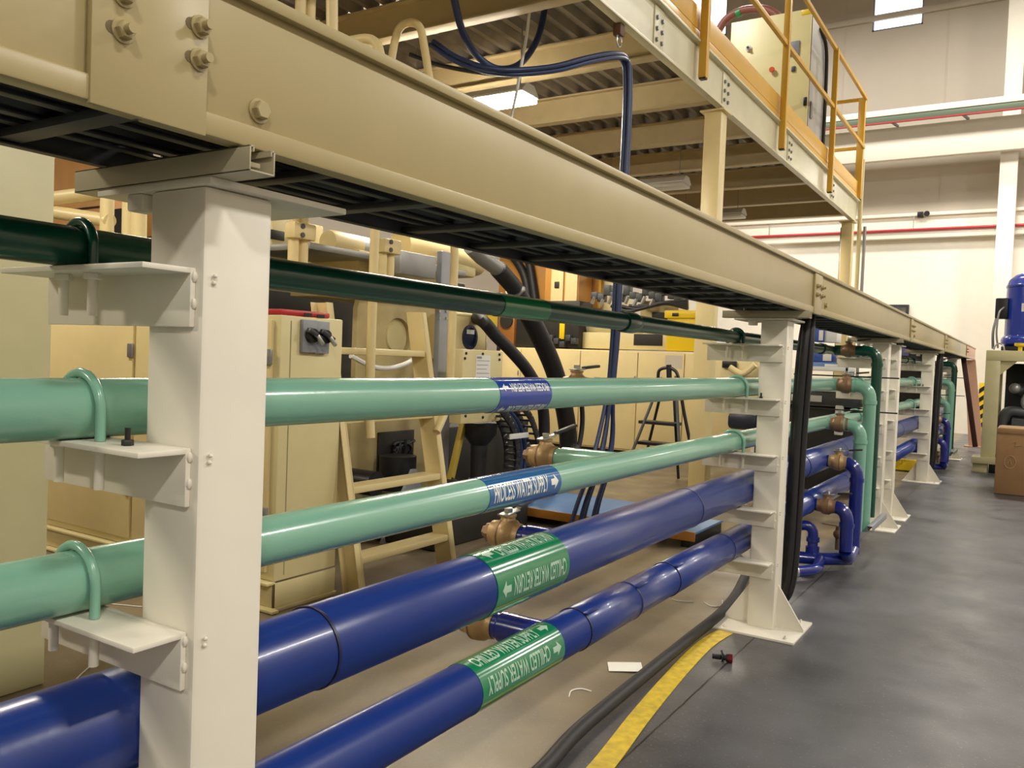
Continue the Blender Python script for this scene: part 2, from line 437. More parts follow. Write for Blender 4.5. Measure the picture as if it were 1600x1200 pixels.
lab = ['white steel pipe support post nearest the camera, cut by the bottom edge',
       'white pipe support post on a floor plate beside the yellow strap and black hose bundle',
       'white pipe support post just behind the green and blue drop pipes',
       'white pipe support post closely behind another one, past the first drop pipes',
       'white pipe support post with triangular base gussets just before the far drop pipes',
       'white pipe support post near the far reddish end of the beam']
for k, (y, l) in enumerate(zip(POSTS, lab)): make_post(y, l, k < 2 or k == 4)

# unistrut channels on the posts
def make_strut(y, label):
    z0 = 1.78; x0, x1 = -1.56, -1.068; s_ = .026; t = .003
    mb = MB().box(x0, x1, y-s_, y+s_, z0, z0+t, .0008).box(x0, x1, y-s_, y-s_+t, z0, z0+.041, .0008).box(x0, x1, y+s_-t, y+s_, z0, z0+.041, .0008)
    for sg in (-1, 1):
        ya = y+sg*s_; yb = y+sg*(s_-.0095)
        mb.box(x0, x1, min(ya, yb), max(ya, yb), z0+.038, z0+.041, .0008)
        yc = yb+sg*t
        mb.box(x0, x1, min(yb, yc), max(yb, yc), z0+.031, z0+.041, .0006)
    mb.box(x0+.06, x1-.02, y-.013, y+.013, z0+.012, z0+.02, .001)
    return mesh1('strut_channel', mb, M_strut, label, 'channel', 'strut channels on the posts')
for y, l in zip([.915, 4.765, 8.565, 12.695],
                ['slotted metal strut channel with open end on top of the nearest post',
                 'slotted metal strut channel on top of the post beside the black hose bundle',
                 'slotted strut channel on the post just behind the first drop pipes',
                 'slotted strut channel on the post before the far drop pipes']): make_strut(y, l)

# ------------------------------------------------------------------ overhead beam in sections
BX = -1.10; BZ0, BZ1 = 1.823, 2.073
joints = [-2.6, .73, 5.02, 9.35, 13.1, 17.4, 20.0]
seg_l = ['tan steel beam section at the upper left corner, ending at the splice above nearest post',
         'long tan steel beam section between the two nearest splice plates',
         'tan steel beam section beyond the post with the black hose bundle',
         'tan steel beam section over the pair of close-set white posts',
         'tan steel beam section above the far drop pipes',
         'reddish tan end section of the overhead beam near the back wall']
for i in range(6):
    a, b_ = joints[i]+.003, joints[i+1]-.003
    mm = M_beam_far if i == 5 else M_beam
    t = thing('steel_beam', seg_l[i], 'beam', (BX, (a+b_)/2, BZ0), 'overhead beam sections')
    obj('web', MB().box(BX-.012, BX, a, b_, BZ0+.01, BZ1-.01, .001), mm, t)
    obj('top_flange', MB().box(BX-.09, BX+.016, a, b_, BZ1-.022, BZ1, .003), mm, t)
    obj('bottom_flange', MB().box(BX-.03, BX+.009, a, b_, BZ0, BZ0+.036, .004), mm, t)
    if i in (1, 2, 3, 4):
        yb = a+.2-.003 if i == 1 else a+.24
        obj('flange_bolt', MB().bolt((BX, yb, 1.888), (1, 0, 0), .0115, False), mm, t)
spl = ['bolted splice plate on the beam above the nearest post', 'bolted splice plate on the beam above the post with the black hose bundle',
       'bolted splice plate on the beam above the close-set pair of posts', 'bolted splice plate on the beam before the far drop pipes', 'bolted splice plate on the reddish far end of the beam']
for i, y in enumerate(joints[1:6]):
    mm = M_beam_far if i == 4 else M_beam
    t = thing('splice_plate', spl[i], 'plate', (BX+.012, y, BZ0), 'beam splice plates')
    obj('plate', MB().box(BX+.0005, BX+.0125, y-.092, y+.092, BZ0-.004, BZ1-.024, .002), mm, t)
    for dy in (-.052, .072):
        for zz in (1.929, 1.978):
            obj('slot', MB().prism([(y+dy-.012+.009*math.cos(q*math.pi/6), zz+.009*math.sin(q*math.pi/6)) for q in range(12)], 'x', BX+.0126, BX+.0132), M_slot, t)
            obj('bolt', MB().bolt((BX+.0125, y+dy+.004, zz), (1, 0, 0), .0098), mm, t)
# cable tray sections under the beam
tl = ['dark grey slotted cable tray under the beam at the upper left', 'dark grey slotted cable tray under the beam between the two nearest posts',
      'dark cable tray under the beam above the first drop pipes', 'dark cable tray under the beam past the close-set posts', 'dark cable tray under the far end of the beam']
tj = [-2.6, 1.02, 4.95, 8.7, 13.0, 19.8]
for i in range(5):
    a, b_ = tj[i]+.01, tj[i+1]-.01
    t = thing('cable_tray', tl[i], 'cable tray', (-1.3, (a+b_)/2, BZ0), 'cable trays under the beam')
    obj('dark_cover', MB().box(-1.49, -1.115, a, b_, 1.925, 1.932, 0), M_shade_cover, t)  # added black cover that makes the tray underside look dark
    for x in (-1.50, -1.118):
        rl = MB().box(x-.003, x+.003, a, b_, 1.826, 1.93, .0005).box(x-.003 if x > -1.3 else x, x+.02 if x < -1.3 else x, a, b_, 1.826, 1.829, .0005)
        obj('side_rail', rl, M_tray, t)
    for x in (-1.42, -1.36, -1.26, -1.18): obj('slat', MB().box(x-.011, x+.011, a, b_, 1.846, 1.85, .0005), M_tray, t)
    n = int((b_-a)/.32)
    for k in range(n):
        y = a+.12+k*.32; obj('rung', MB().box(-1.5, -1.118, y-.02, y+.02, 1.832, 1.846, .001), M_tray, t)
    for x, r in ((-1.40, .017), (-1.34, .022), (-1.24, .02)):
        obj('cable', MB().tube([(x+.01*math.sin(q*1.3), a+(b_-a)*q/14, 1.853+r) for q in range(15)], r, 10), M_black, t)

# ------------------------------------------------------------------ pipes
def text_bm(s_, bold=.018):
    c = bpy.data.curves.new('t', 'FONT'); c.body = s_; c.align_x = 'CENTER'; c.align_y = 'CENTER'; c.size = 1; c.offset = bold; c.resolution_u = 4
    o = bpy.data.objects.new('t', c); COL.objects.link(o); bpy.context.view_layer.update()
    me = bpy.data.meshes.new_from_object(o.evaluated_get(bpy.context.evaluated_depsgraph_get()))
    bm = bmesh.new(); bm.from_mesh(me)
    bpy.data.objects.remove(o); bpy.data.curves.remove(c); bpy.data.meshes.remove(me)
    return bm
def norm_bm(bm, W, H):
    xs = [v.co.x for v in bm.verts]; ys = [v.co.y for v in bm.verts]
    cx, cy = (min(xs)+max(xs))/2, (min(ys)+max(ys))/2; sx, sy = W/(max(xs)-min(xs)), H/(max(ys)-min(ys))
    for v in bm.verts: v.co = V(((v.co.x-cx)*sx, (v.co.y-cy)*sy, 0))
def arrow_bm(W, H):
    bm = bmesh.new(); p = [(-.5, -.2), (.02, -.2), (.02, -.5), (.5, 0), (.02, .5), (.02, .2), (-.5, .2)]
    bm.faces.new([bm.verts.new((x*W, y*H, 0)) for x, y in p]); return bm
def wrap(bm, px, pz, r, yc, phi, flip, off=0.0):
    """lay a flat print on the pipe: u runs along the pipe, v around it"""
    H = max(v.co.y for v in bm.verts)
    for k in range(-8, 9):
        bmesh.ops.bisect_plane(bm, geom=bm.verts[:]+bm.edges[:]+bm.faces[:], plane_co=(0, H*k/8.5, 0), plane_no=(0, 1, 0))
    for v in bm.verts:
        u, w_ = v.co.x+off, v.co.y
        if flip: u, w_ = -u, -w_
        a = phi+w_/r; v.co = V((px+r*math.cos(a), yc+u, pz+r*math.sin(a)))
    return bm
def pipe_label(par, px, pz, r, y0, y1, mlab, prints, name='label_sleeve'):
    yc = (y0+y1)/2
    sl = obj(name, MB().lathe([(0, r-.004), (0, r+.0018), (y1-y0, r+.0018), (y1-y0, r-.004)], (px, y0, pz), (0, 1, 0), 64), mlab, par)
    for (txt, phi, flip, arrow, Ht, mt) in prints:
        L = y1-y0; rr = r+.0026
        tb = text_bm(txt); norm_bm(tb, L*.74, Ht)
        # arrow sits at the +u or -u end in reading direction
        end = 1 if arrow == '+' else -1
        end_u = end*(1 if not flip else -1)
        wrap(tb, px, pz, rr, yc, math.radians(phi), flip, -end_u*L*.075)
        m_ = MB(); m_.bm.free(); m_.bm = tb
        obj('lettering', m_, mt, sl, smooth=False)
        ab = arrow_bm(L*.11, Ht*.9)
        if end_u < 0:
            for v in ab.verts: v.co.x *= -1
        wrap(ab, px, pz, rr, yc, math.radians(phi), flip, end_u*L*.395)
        m_ = MB(); m_.bm.free(); m_.bm = ab
        obj('arrow', m_, mt, sl, smooth=False)

PY0, PY1 = -1.2, 18.2
def stepped(r, joints_, dr=.003):
    prof = [(0, 0), (0, r)]; rr = r
    for j in joints_:
        prof.append((j-PY0, rr)); rr = r+dr if rr == r else r; prof.append((j-PY0+.004, rr))
    prof += [(PY1-PY0, rr), (PY1-PY0, 0)]
    return prof
plabel = {'dk': 'thin dark green pipe, topmost of the rack', 'g1': 'upper aqua green pipe with a blue process water return label', 'g2': 'lower aqua green pipe with a blue process water supply label',
          'b1': 'upper thick blue pipe with green chilled water return label', 'b2': 'lowest blue pipe with green chilled water supply label'}
J = {'b1': [1.41, 3.91, 6.2, 7.6, 9.9, 11.2], 'b2': [2.77, 3.24, 3.69, 4.52, 6.5, 7.9, 10.1]}
def branch_tee(px, pz, r, y, sgn, x_end, rb):
    return MB().lathe([(0, rb*1.15), (abs(x_end-px)-.03, rb*1.15), (abs(x_end-px)-.02, rb*1.0), (abs(x_end-px), rb*1.0), (abs(x_end-px), 0)], (px, y, pz), (sgn, 0, 0), 28)
rackp = {}
for n, px, pz, r, mm in PIPES:
    t = thing('pipe', plabel[n], 'pipe', (px, (PY0+PY1)/2, pz-r), 'pipes on the rack'); rackp[n] = t
    if n in J:
        obj('jacket', MB().lathe(stepped(r, J[n]), (px, PY0, pz), (0, 1, 0), 72), mm, t, 60)
        for j in J[n]:
            obj('jacket_seam', MB().lathe([(0, r-.001), (0, r+.0042), (.008, r+.0042), (.008, r-.001)], (px, j-.002, pz), (0, 1, 0), 64), M_seam, t)
        if n == 'b2':                                           # loose clamp flaps on the seams
            for j in (2.77, 3.24, 3.69):
                a0 = math.radians(58); obj('seam_tab', MB().bar((px+(r+.005)*math.cos(a0), j, pz+(r+.005)*math.sin(a0)), (px+(r+.005)*math.cos(a0), j+.1, pz+(r+.005)*math.sin(a0)), .03, .003), mm, t)
    else:
        obj('pipe_run', MB().lathe([(0, 0), (0, r), (PY1-PY0, r), (PY1-PY0, 0)], (px, PY0, pz), (0, 1, 0), 64), mm, t)
    if n == 'dk':
        obj('coupling', MB().lathe([(0, r), (0, r+.006), (.035, r+.009), (.1, r+.009), (.13, r+.004), (.13, r)], (px, 3.15, pz), (0, 1, 0), 40), mm, t)
        for y in (6.9, 12.0): obj('coupling', MB().lathe([(0, r), (0, r+.008), (.1, r+.008), (.1, r)], (px, y, pz), (0, 1, 0), 40), mm, t)
pipe_label(rackp['dk'], *PIPES[0][1:4], 2.2, 2.49, M_lab_d, [])
pipe_label(rackp['g1'], *PIPES[1][1:4], 2.14, 2.46, M_lab_b2, [('PROCESS WATER RETURN', 28, True, '-', .03, M_txt), ('PROCESS WATER RETURN', -50, False, '-', .03, M_txt), ('PROCESS WATER RETURN', 125, False, '-', .03, M_txt)])
pipe_label(rackp['g2'], *PIPES[2][1:4], 2.11, 2.56, M_lab_b, [('PROCESS WATER SUPPLY', 10, False, '+', .060, M_txt), ('PROCESS WATER SUPPLY', 170, True, '+', .052, M_txt)])
pipe_label(rackp['b1'], PIPES[3][1], PIPES[3][2], PIPES[3][3]+.004, 2.08, 2.53, M_lab_g, [('CHILLED WATER RETURN', 78, False, '-', .06, M_txtg), ('CHILLED WATER RETURN', 2, True, '-', .06, M_txtg)])
pipe_label(rackp['b2'], *PIPES[4][1:4], 2.05, 2.56, M_lab_g, [('CHILLED WATER SUPPLY', 78, False, '+', .05, M_txtg), ('CHILLED WATER SUPPLY', 14, True, '+', .055, M_txtg)])

# branch stubs behind the pipes with ball valves
def ball_valve(x, y, z, sgn, r, label, handle, lever=(0, 1, .1), mbody=M_brass, group='brass ball valves', hl=.17, cap=True):
    """valve on a stub that runs along x (sgn = direction of flow away from the main)"""
    t = thing('ball_valve', label, 'valve', (x, y, z-r*1.3), group)
    L = r*3.0; x0 = x-sgn*L/2
    prof = [(0, 0), (0, r*1.12), (L*.12, r*1.16), (L*.2, r*1.2), (L*.3, r*1.42), (L*.5, r*1.5), (L*.68, r*1.42), (L*.78, r*1.2), (L*.88, r*1.15), (L, r*1.12), (L, 0)]
    obj('valve_body', MB().lathe(prof, (x0, y, z), (sgn, 0, 0), 32), mbody, t)
    obj('body_seam', MB().lathe([(0, r*1.3), (0, r*1.5), (.006, r*1.5), (.006, r*1.3)], (x0+sgn*L*.6, y, z), (sgn, 0, 0), 32), M_bronze, t)
    if cap: obj('end_plug', MB().lathe([(0, 0), (0, r*.95), (r*.5, r*.95), (r*.5, r*.6), (r*1.0, r*.55), (r*1.0, 0)], (x+sgn*L/2, y, z), (sgn, 0, 0), 6), M_bronze, t)
    top = z+r*1.2
    obj('stem_neck', MB().lathe([(0, r*.75), (r*.4, r*.62), (r*.45, r*.75), (r*.65, r*.75), (r*.65, r*.3), (r*1.1, r*.3), (r*1.1, 0)], (x, y, top), (0, 0, 1), 20), mbody, t)
    zt = top+r*.78; d = V(lever).normalized()
    hd = obj('handle', MB().bar(V((x, y, zt))-d*r*.9, V((x, y, zt))+d*r*1.1, r*1.1, .006).bar(V((x, y, zt))+d*r*1.0, V((x, y, zt+.012))+d*hl, .02, .005), M_chrome, t)
    obj('grip', MB().bar(V((x, y, zt+.006))+d*(r*1.6), V((x, y, zt+.012))+d*(hl+.01), .026, .013, .004), handle, hd)
    obj('stem_nut', MB().hexnut((x, y, zt+.003), (0, 0, 1), r*.42, r*.4), M_chrome, t)
    return t
stub = [('g1', 3.3, -1.74, .04, 'brass ball valve behind the upper aqua pipe, with thin black lever', (.0, 1, .02)),
        ('g2', 3.2, -1.83, .042, 'brass ball valve behind the lower aqua pipe, with dull grey lever', (.2, 1, .18)),
        ('b1', 2.8, -1.76, .045, 'brass ball valve behind the upper blue pipe, with wide grey lever', (.1, 1, .16)),
        ('b2', 2.63, -1.76, .048, 'brass ball valve low behind the lowest blue pipe, partly hidden by it', (-1, .3, .0))]
for n, y, x, r, l, lv in stub:
    q = [p_ for p_ in PIPES if p_[0] == n][0]
    obj('branch_stub', branch_tee(q[1], q[2], q[3], y, -1, x+r*1.5, r*1.05), q[4] if n[0] == 'g' else M_bl2, rackp[n])
    ball_valve(x, y, q[2], -1, r, l, M_tray if n != 'g1' else M_blackp, lv, hl=.2)

# drop pipes: valve, elbow and down leg, twice along the rack
def drops(yo, labels, vlabels, grp, full):
    spec = [('dk', 7.36, -1.105, .30, .042, M_dk), ('g1', 7.22, -1.125, .20, .05, M_gr), ('g2', 7.06, -1.155, .22, .049, M_gr), ('b1', 6.78, -1.12, .10, .048, M_bl2), ('b2', 6.52, -1.13, .16, .048, M_bl2)]
    for i, (n, y, xe, zend, r, mm) in enumerate(spec):
        q = [p_ for p_ in PIPES if p_[0] == n][0]; y = y+yo
        t = thing('drop_pipe', labels[i], 'pipe', (xe, y, zend), grp)
        pz = q[2]
        obj('elbow_run', MB().tube(fillet([(q[1]+q[3]*.6, y, pz), (xe, y, pz), (xe, y, zend)], r*2.3, 10), r, 24), mm, t)
        obj('elbow_collar', MB().lathe([(0, r), (0, r*1.13), (.03, r*1.13), (.03, r)], (xe, y, pz-r*2.3-.03), (0, 0, 1), 28), mm, t)
        obj('elbow_collar', MB().lathe([(0, r), (0, r*1.13), (.02, r*1.13), (.02, r)], (xe-r*2.3-.02, y, pz), (1, 0, 0), 28), mm, t)
        ball_valve(q[1]+q[3]+r*1.6 if n != 'dk' else -1.33, y, pz, 1, r*.92, vlabels[i], M_blackp, (1, .15, .05), M_bronze if i != 3 else M_brass, 'valves on the drop pipes', hl=.16, cap=False)
    return
drops(0, ['dark green drop pipe with elbow, rightmost of the first group of drops', 'aqua green drop pipe from upper aqua pipe in the first group',
          'aqua green drop pipe from lower aqua pipe in the first group', 'blue drop pipe from upper blue pipe in the first group', 'short blue drop pipe from lowest blue pipe in the first group'],
      ['bronze valve on the dark green drop under the beam, first group', 'bronze valve on the upper aqua pipe beside the first drops', 'golden bronze valve on lower aqua pipe beside the first drops',
       'brass valve on upper blue pipe beside the first drops', 'bronze valve on lowest blue pipe beside the first drops'], 'first group of drop pipes', True)
drops(7.7, ['dark green drop pipe in the far group near the beam end', 'aqua drop pipe from upper aqua pipe in the far group', 'aqua drop pipe from lower aqua pipe in the far group',
            'blue drop pipe from upper blue pipe in the far group', 'short blue drop pipe from lowest blue pipe in the far group'],
      ['dull valve on the dark green drop in the far group', 'dull valve on the upper aqua drop in the far group', 'dull valve on the lower aqua drop in the far group',
       'dull valve on the upper blue drop in the far group', 'dull valve on the lowest blue drop in the far group'], 'far group of drop pipes', False)
# floor manifolds joining the blue drops
for yo, l in ((0, 'blue floor manifold of bent pipes and tees beside the post with black hoses'), (7.7, 'blue floor manifold of bent pipes at the far drop pipes')):
    t = thing('pipe_manifold', l, 'pipe', (-1.3, 6.5+yo, 0), 'blue floor manifolds')
    r = .046
    obj('header', MB().tube(fillet([(-1.12, 6.78+yo, .14), (-1.12, 6.62+yo, .075), (-1.13, 6.52+yo, .16)], .06, 6), r, 24).tube(fillet([(-1.12, 6.66+yo, .075), (-1.3, 6.50+yo, .075), (-1.62, 6.38+yo, .075)], .05, 6), r, 24), M_bl2, t)
    obj('riser_loop', MB().tube(fillet([(-1.36, 6.5+yo, .075), (-1.36, 6.5+yo, .33), (-1.62, 6.42+yo, .28), (-1.62, 6.38+yo, .06)], .09, 8), r*.82, 20), M_bl2, t)
    obj('tee_collar', MB().lathe([(0, r*.8), (0, r*1.1), (.05, r*1.1), (.05, r*.8)], (-1.36, 6.5+yo, .11), (0, 0, 1), 24).lathe([(0, r*.8), (0, r*1.05), (.03, r*1.05), (.03, r*.8)], (-1.36, 6.5+yo, .2), (0, 0, 1), 24), M_bl2, t)
    obj('outlet', MB().tube(fillet([(-1.30, 6.5+yo, .075), (-1.26, 6.2+yo, .06), (-1.38, 6.02+yo, .06)], .08, 8), r*.85, 20), M_bl2, t)
    obj('hose_coupling', MB().lathe([(0, 0), (0, .047), (.05, .047), (.05, .042), (.09, .042), (.09, 0)], (-1.37, 6.03+yo, .06), (-.55, -.83, 0), 24), M_chrome, t)
    obj('drain_valve', MB().cyl((-1.22, 6.72+yo, .12), (-1.22, 6.72+yo, .3), .022).ball((-1.22, 6.72+yo, .24), .04).bar((-1.22, 6.72+yo, .3), (-1.34, 6.7+yo, .31), .02, .008), M_bronze, t)
    z = .28
    mesh1('support_strut', MB().box(-1.063, -1.023, 7.0+yo, 7.75+yo, z, z+.003, .0008).box(-1.063, -1.060, 7.0+yo, 7.75+yo, z-.04, z, .0008).box(-1.026, -1.023, 7.0+yo, 7.75+yo, z-.04, z, .0008).box(-1.063, -1.054, 7.0+yo, 7.75+yo, z-.04, z-.037, 0).box(-1.032, -1.023, 7.0+yo, 7.75+yo, z-.04, z-.037, 0), M_grey,
          'short grey strut rail strapped low across the %s drop pipes' % ('first' if yo == 0 else 'far'), 'rail', 'low strut rails')
    for i, zz in enumerate((1.45, 1.16)):
        mesh1('clamp_rod', MB().cyl((-1.8, 7.5+yo, zz), (-.95, 7.5+yo, zz), .006, seg=8), M_blackp,
              '%s thin black rod across the %s drop pipes' % (('upper', 'lower')[i], 'first' if yo == 0 else 'far'), 'rod', 'thin black rods')

# black hose bundles dropping from the tray beside the posts
for k, (y, l) in enumerate(((5.22, 'thick black hose bundle hanging beside the second white post'), (13.6, 'black hose bundle hanging just past the far gusseted post'))):
    t = thing('hose_bundle', l, 'hoses', (-1.2, y, 0), 'black hose bundles')
    for i, (dx, dy, r) in enumerate(((0, 0, .024), (.03, .03, .022), (-.03, .035, .022), (.012, .06, .02))):
        pts = [(-1.20+dx*.5, y+.06+dy, 1.86), (-1.20+dx, y+dy, 1.6), (-1.215+dx, y+dy*1.1, 1.1), (-1.215+dx, y-.02+dy, .55), (-1.23+dx, y-.02+dy, .2), (-1.29+dx, y+.03+dy, .04+.01*i), (-1.42+dx, y+.3+dy, .03)]
        obj('hose', MB().tube(pts, r, 14, 6), M_black, t)

# ------------------------------------------------------------------ floor bits
ctr = [V((-1.27, 2.5, 0)), V((-1.285, 2.78, 0)), V((-1.345, 3.27, 0)), V((-1.40, 3.85, 0)), V((-1.425, 4.3, 0)), V((-1.405, 4.585, .0))]
cc = catmull(ctr, 8); A = []; B = []
for i, p in enumerate(cc):
    d = (cc[min(i+1, len(cc)-1)]-cc[max(i-1, 0)]); d.z = 0; d.normalize(); nrm = V((d.y, -d.x, 0))
    A.append(p-nrm*.045+V((0, 0, .0015))); B.append(p+nrm*.045+V((0, 0, .0015)))
mesh1('floor_strap', MB().ribbon(A, B, .003), M_strap, 'flat yellow strap lying along the floor joint, tucked under the post base', 'strap')
mesh1('floor_hose', MB().tube([(-1.40, 2.2, .03), (-1.423, 2.57, .03), (-1.465, 2.92, .03), (-1.485, 3.54, .03), (-1.50, 4.24, .03), (-1.515, 4.88, .03), (-1.60, 5.5, .03), (-1.75, 6.1, .03), (-2.1, 6.7, .03)], .03, 20, 8), M_black,
      'thick black hose lying on the floor beside the yellow strap', 'hose')
p = PZ(978, 1044, 0)
t = thing('paper_slip', 'small folded white paper slip on the floor left of black hose', 'paper', p)
obj('sheet', MB().bar(p+V((-.075, -.045, .004)), p+V((.07, .035, .012)), .12, .002, .0005), M_paper, t)
obj('print', MB().bar(p+V((.004, -.002, .0088)), p+V((.024, .006, .010)), .018, .0006, 0), M_grey, t)
def scrap(pts, label):
    P3 = [PZ(x, y, .004) for x, y in pts]
    mesh1('string_scrap', MB().tube(P3, .003, 8, 5), M_paper, label, 'string', 'white string scraps on the floor')
scrap([(889, 1088), (893, 1079), (908, 1076), (924, 1080)], 'curled white string scrap on the floor near the bottom, left of the hose')
scrap([(1050, 936), (1062, 939), (1084, 940)], 'nearly straight white string scrap under the lowest blue pipe')
scrap([(1100, 941), (1112, 947), (1127, 946), (1129, 938)], 'hooked white string scrap on floor left of second post base')
scrap([(60, 945), (90, 925), (130, 938), (200, 946), (222, 948)], 'long white string trailing across the floor behind the nearest post')
scrap([(118, 1062), (128, 1052), (142, 1040)], 'short white string end on floor under the nearest lower bracket')
p = PZ(1130, 1034, 0)+V((0, 0, .022)); d = (PZ(1150, 1036, 0)-PZ(1108, 1030, 0)).normalized()
t = thing('hose_fitting', 'small dark threaded hose fitting with a red knurled end on the floor', 'fitting', p-V((0, 0, .022)))
obj('thread', MB().lathe([(0, 0), (0, .013)]+[(.004+.004*k, .015 if k % 2 else .0125) for k in range(11)]+[(.05, 0)], p-d*.055, d, 18), M_blackp, t)
obj('flange', MB().lathe([(0, 0), (0, .02), (.008, .022), (.012, .014), (.02, .014), (.022, .021), (.03, .021), (.03, 0)], p-d*.008, d, 20), M_blackp, t)
obj('red_end', MB().lathe([(0, 0), (0, .022), (.004, .0225), (.022, .0225), (.024, .019), (.024, 0)], p+d*.022, d, 8), mat('dark_red_anodised', '6d1220', .3, metal=.3), t)
obj('clip', MB().bar(p+V((-.004, 0, .012)), p+V((-.012, 0, .036)), .016, .004), M_blackp, t)

# ------------------------------------------------------------------ mezzanine
XM = -3.1; MZ0, MZ1, MZF, MZT = 4.36, 4.80, 4.91, 5.14; MY0, MY1 = -6.0, 17.2; MXL = -12.0
mb = MB().box(XM-.012, XM-.004, MY0, MY1, MZ0, MZ1, .001).box(XM-.16, XM+.05, MY0, MY1, MZ0, MZ0+.025).box(XM-.16, XM+.05, MY0, MY1, MZ1-.025, MZ1)
t = thing('edge_beam', 'pale cream edge beam of the mezzanine carrying the yellow railing', 'beam', (XM, 6, MZ0))
obj('web', MB().box(XM-.02, XM, MY0, MY1, MZ0+.01, MZ1-.01, 0), M_fascia, t)
obj('bottom_flange', MB().box(XM-.05, XM+.03, MY0, MY1, MZ0, MZ0+.025), M_fascia, t)
obj('top_flange', MB().box(XM-.1, XM+.06, MY0, MY1, MZ1-.025, MZ1), M_fascia, t)
for y in (3.0, 7.2, 9.15, 12.0, 14.9):
    sp = obj('splice_cleat', MB().box(XM, XM+.012, y-.11, y+.11, MZ0+.03, MZ1-.04), M_fascia, t)
    b = MB()
    for dy in (-.06, .06):
        for zz in (.1, .2, .3): b.bolt((XM+.012, y+dy, MZ0+zz), (1, 0, 0), .014, False)
    obj('cleat_bolts', b, M_steel, sp)
mesh1('rim_angle', MB().box(XM-.08, XM+.02, MY0, MY1, MZ1+.002, MZF), M_yel, 'yellow beige rim angle along the mezzanine edge below the toe board', 'rim')
mesh1('toe_board', MB().box(XM+.0, XM+.02, MY0, MY1, MZF+.006, MZT).box(MXL, XM, MY1-.02, MY1, MZF+.006, MZT), M_yel, 'yellow toe board along the mezzanine edge under the railing', 'board')
# corrugated deck
prof = []; x = MXL; k = 0; pit = .2
mb = MB(); bm = mb.bm; rows = []
while x < XM-.35:
    prof += [(x, 4.70), (x+.05, 4.76), (x+.10, 4.76), (x+.15, 4.70)]; x += pit
for y in (MY0, MY1-.02): rows.append([bm.verts.new((a, y, z)) for a, z in prof])
top = [bm.verts.new((a, y, 4.79)) for y in (MY0, MY1-.02) for a in (prof[0][0], prof[-1][0])]
for i in range(len(prof)-1): bm.faces.new((rows[0][i], rows[0][i+1], rows[1][i+1], rows[1][i]))
bm.faces.new((top[0], top[1], top[3], top[2]))
mb.box(MXL, XM-.1, MY0, MY1-.02, 4.80, 4.90, 0)
dk = thing('mezzanine_deck', 'corrugated metal deck forming the underside of the mezzanine', 'deck', (-7, 6, 4.7))
obj('corrugated_sheet', mb, M_deck, dk, 20)
jl = {5.9: 'beige ceiling joist nearest the top edge, above the looped cables', 7.4: 'beige ceiling joist just in front of the lit tube light', 8.9: 'brightly lit beige ceiling joist just behind the lit tube light',
      10.4: 'beige ceiling joist second behind the lit tube light', 11.9: 'beige ceiling joist third behind the lit tube light', 13.4: 'beige ceiling joist fourth behind the lit tube light',
      14.9: 'beige ceiling joist next to last before the back wall', 16.4: 'last beige ceiling joist under the mezzanine, nearest the back wall', 4.4: 'beige ceiling joist above the ladder hoops, at the top edge of the view'}
for y, l in jl.items():
    mb = MB().box(MXL, XM-.02, y-.006, y+.006, MZ0+.05, 4.69, 0).box(MXL, XM-.02, y-.07, y+.07, MZ0+.03, MZ0+.048).box(MXL, XM-.02, y-.07, y+.07, 4.675, 4.695)
    mesh1('ceiling_joist', mb, M_joist, l, 'joist', 'mezzanine joists')
# columns
def column(x, y, w_, label, base=True):
    t = thing('mezzanine_column', label, 'column', (x, y, 0), 'mezzanine columns')
    obj('shaft', MB().box(x-w_/2, x+w_/2, y-w_/2, y+w_/2, .02, MZ0-.02, .012), M_cream, t)
    obj('cap_plate', MB().box(x-w_*.7, x+w_*.7, y-w_*.7, y+w_*.7, MZ0-.02, MZ0, .002), M_cream, t)
    obj('base_plate', MB().box(x-w_*.9, x+w_*.9, y-w_*.9, y+w_*.9, 0, .02, .002), M_cream, t)
    return t
column(XM-.1, 9.17, .2, 'square cream column holding the mezzanine, behind the second white post')
column(XM-.1, 16.98, .2, 'square cream column at the far end of the mezzanine')
column(-7.5, 9.17, .2, 'cream mezzanine column deep inside the machine bay')
# conduits on the far column
for i, (dx, r, z1) in enumerate(((.16, .04, 5.6), (.26, .03, 4.3), (-.16, .03, 4.3))):
    mesh1('conduit', MB().cyl((XM-.1+dx, 17.26, 0), (XM-.1+dx, 17.26, z1), r, seg=14), M_creamw if i == 0 else M_steel,
          ['thick pale conduit rising beside the far mezzanine column above deck level', 'thin grey conduit on right of far mezzanine column', 'thin grey conduit on left of far mezzanine column'][i], 'conduit', 'conduits at the far column')
# guard rail
gr = thing('guard_rail', 'yellow square tube guard rail along the mezzanine edge', 'railing', (XM+.06, 11, MZ0+.05))
rz1, rz2 = 6.73, 5.80
for y in (-.9, 2.1, 5.15, 8.2, 11.3, 14.33):
    ps = obj('rail_post', MB().box(XM+.045, XM+.125, y-.04, y+.04, MZ0+.06, rz1+.02), M_yel, gr)
    obj('post_foot', MB().box(XM+.05, XM+.12, y-.035, y+.035, MZ0+.045, MZ0+.06), M_blackp, ps)
y = MY1-.05
obj('rail_post', MB().box(XM-.04, XM+.08, y-.06, y+.06, MZ1+.02, rz1+.02), M_yel, gr)
for z in (rz1, rz2):
    obj('side_rail', MB().box(XM+.06, XM+.11, -1.5, y, z-.03, z+.03), M_yel, gr)
    obj('end_rail', MB().box(-5.5, XM+.06, y-.025, y+.025, z-.03, z+.03), M_yel, gr)
obj('rail_post', MB().box(-4.7, -4.62, y-.04, y+.04, MZF, rz1), M_yel, gr)
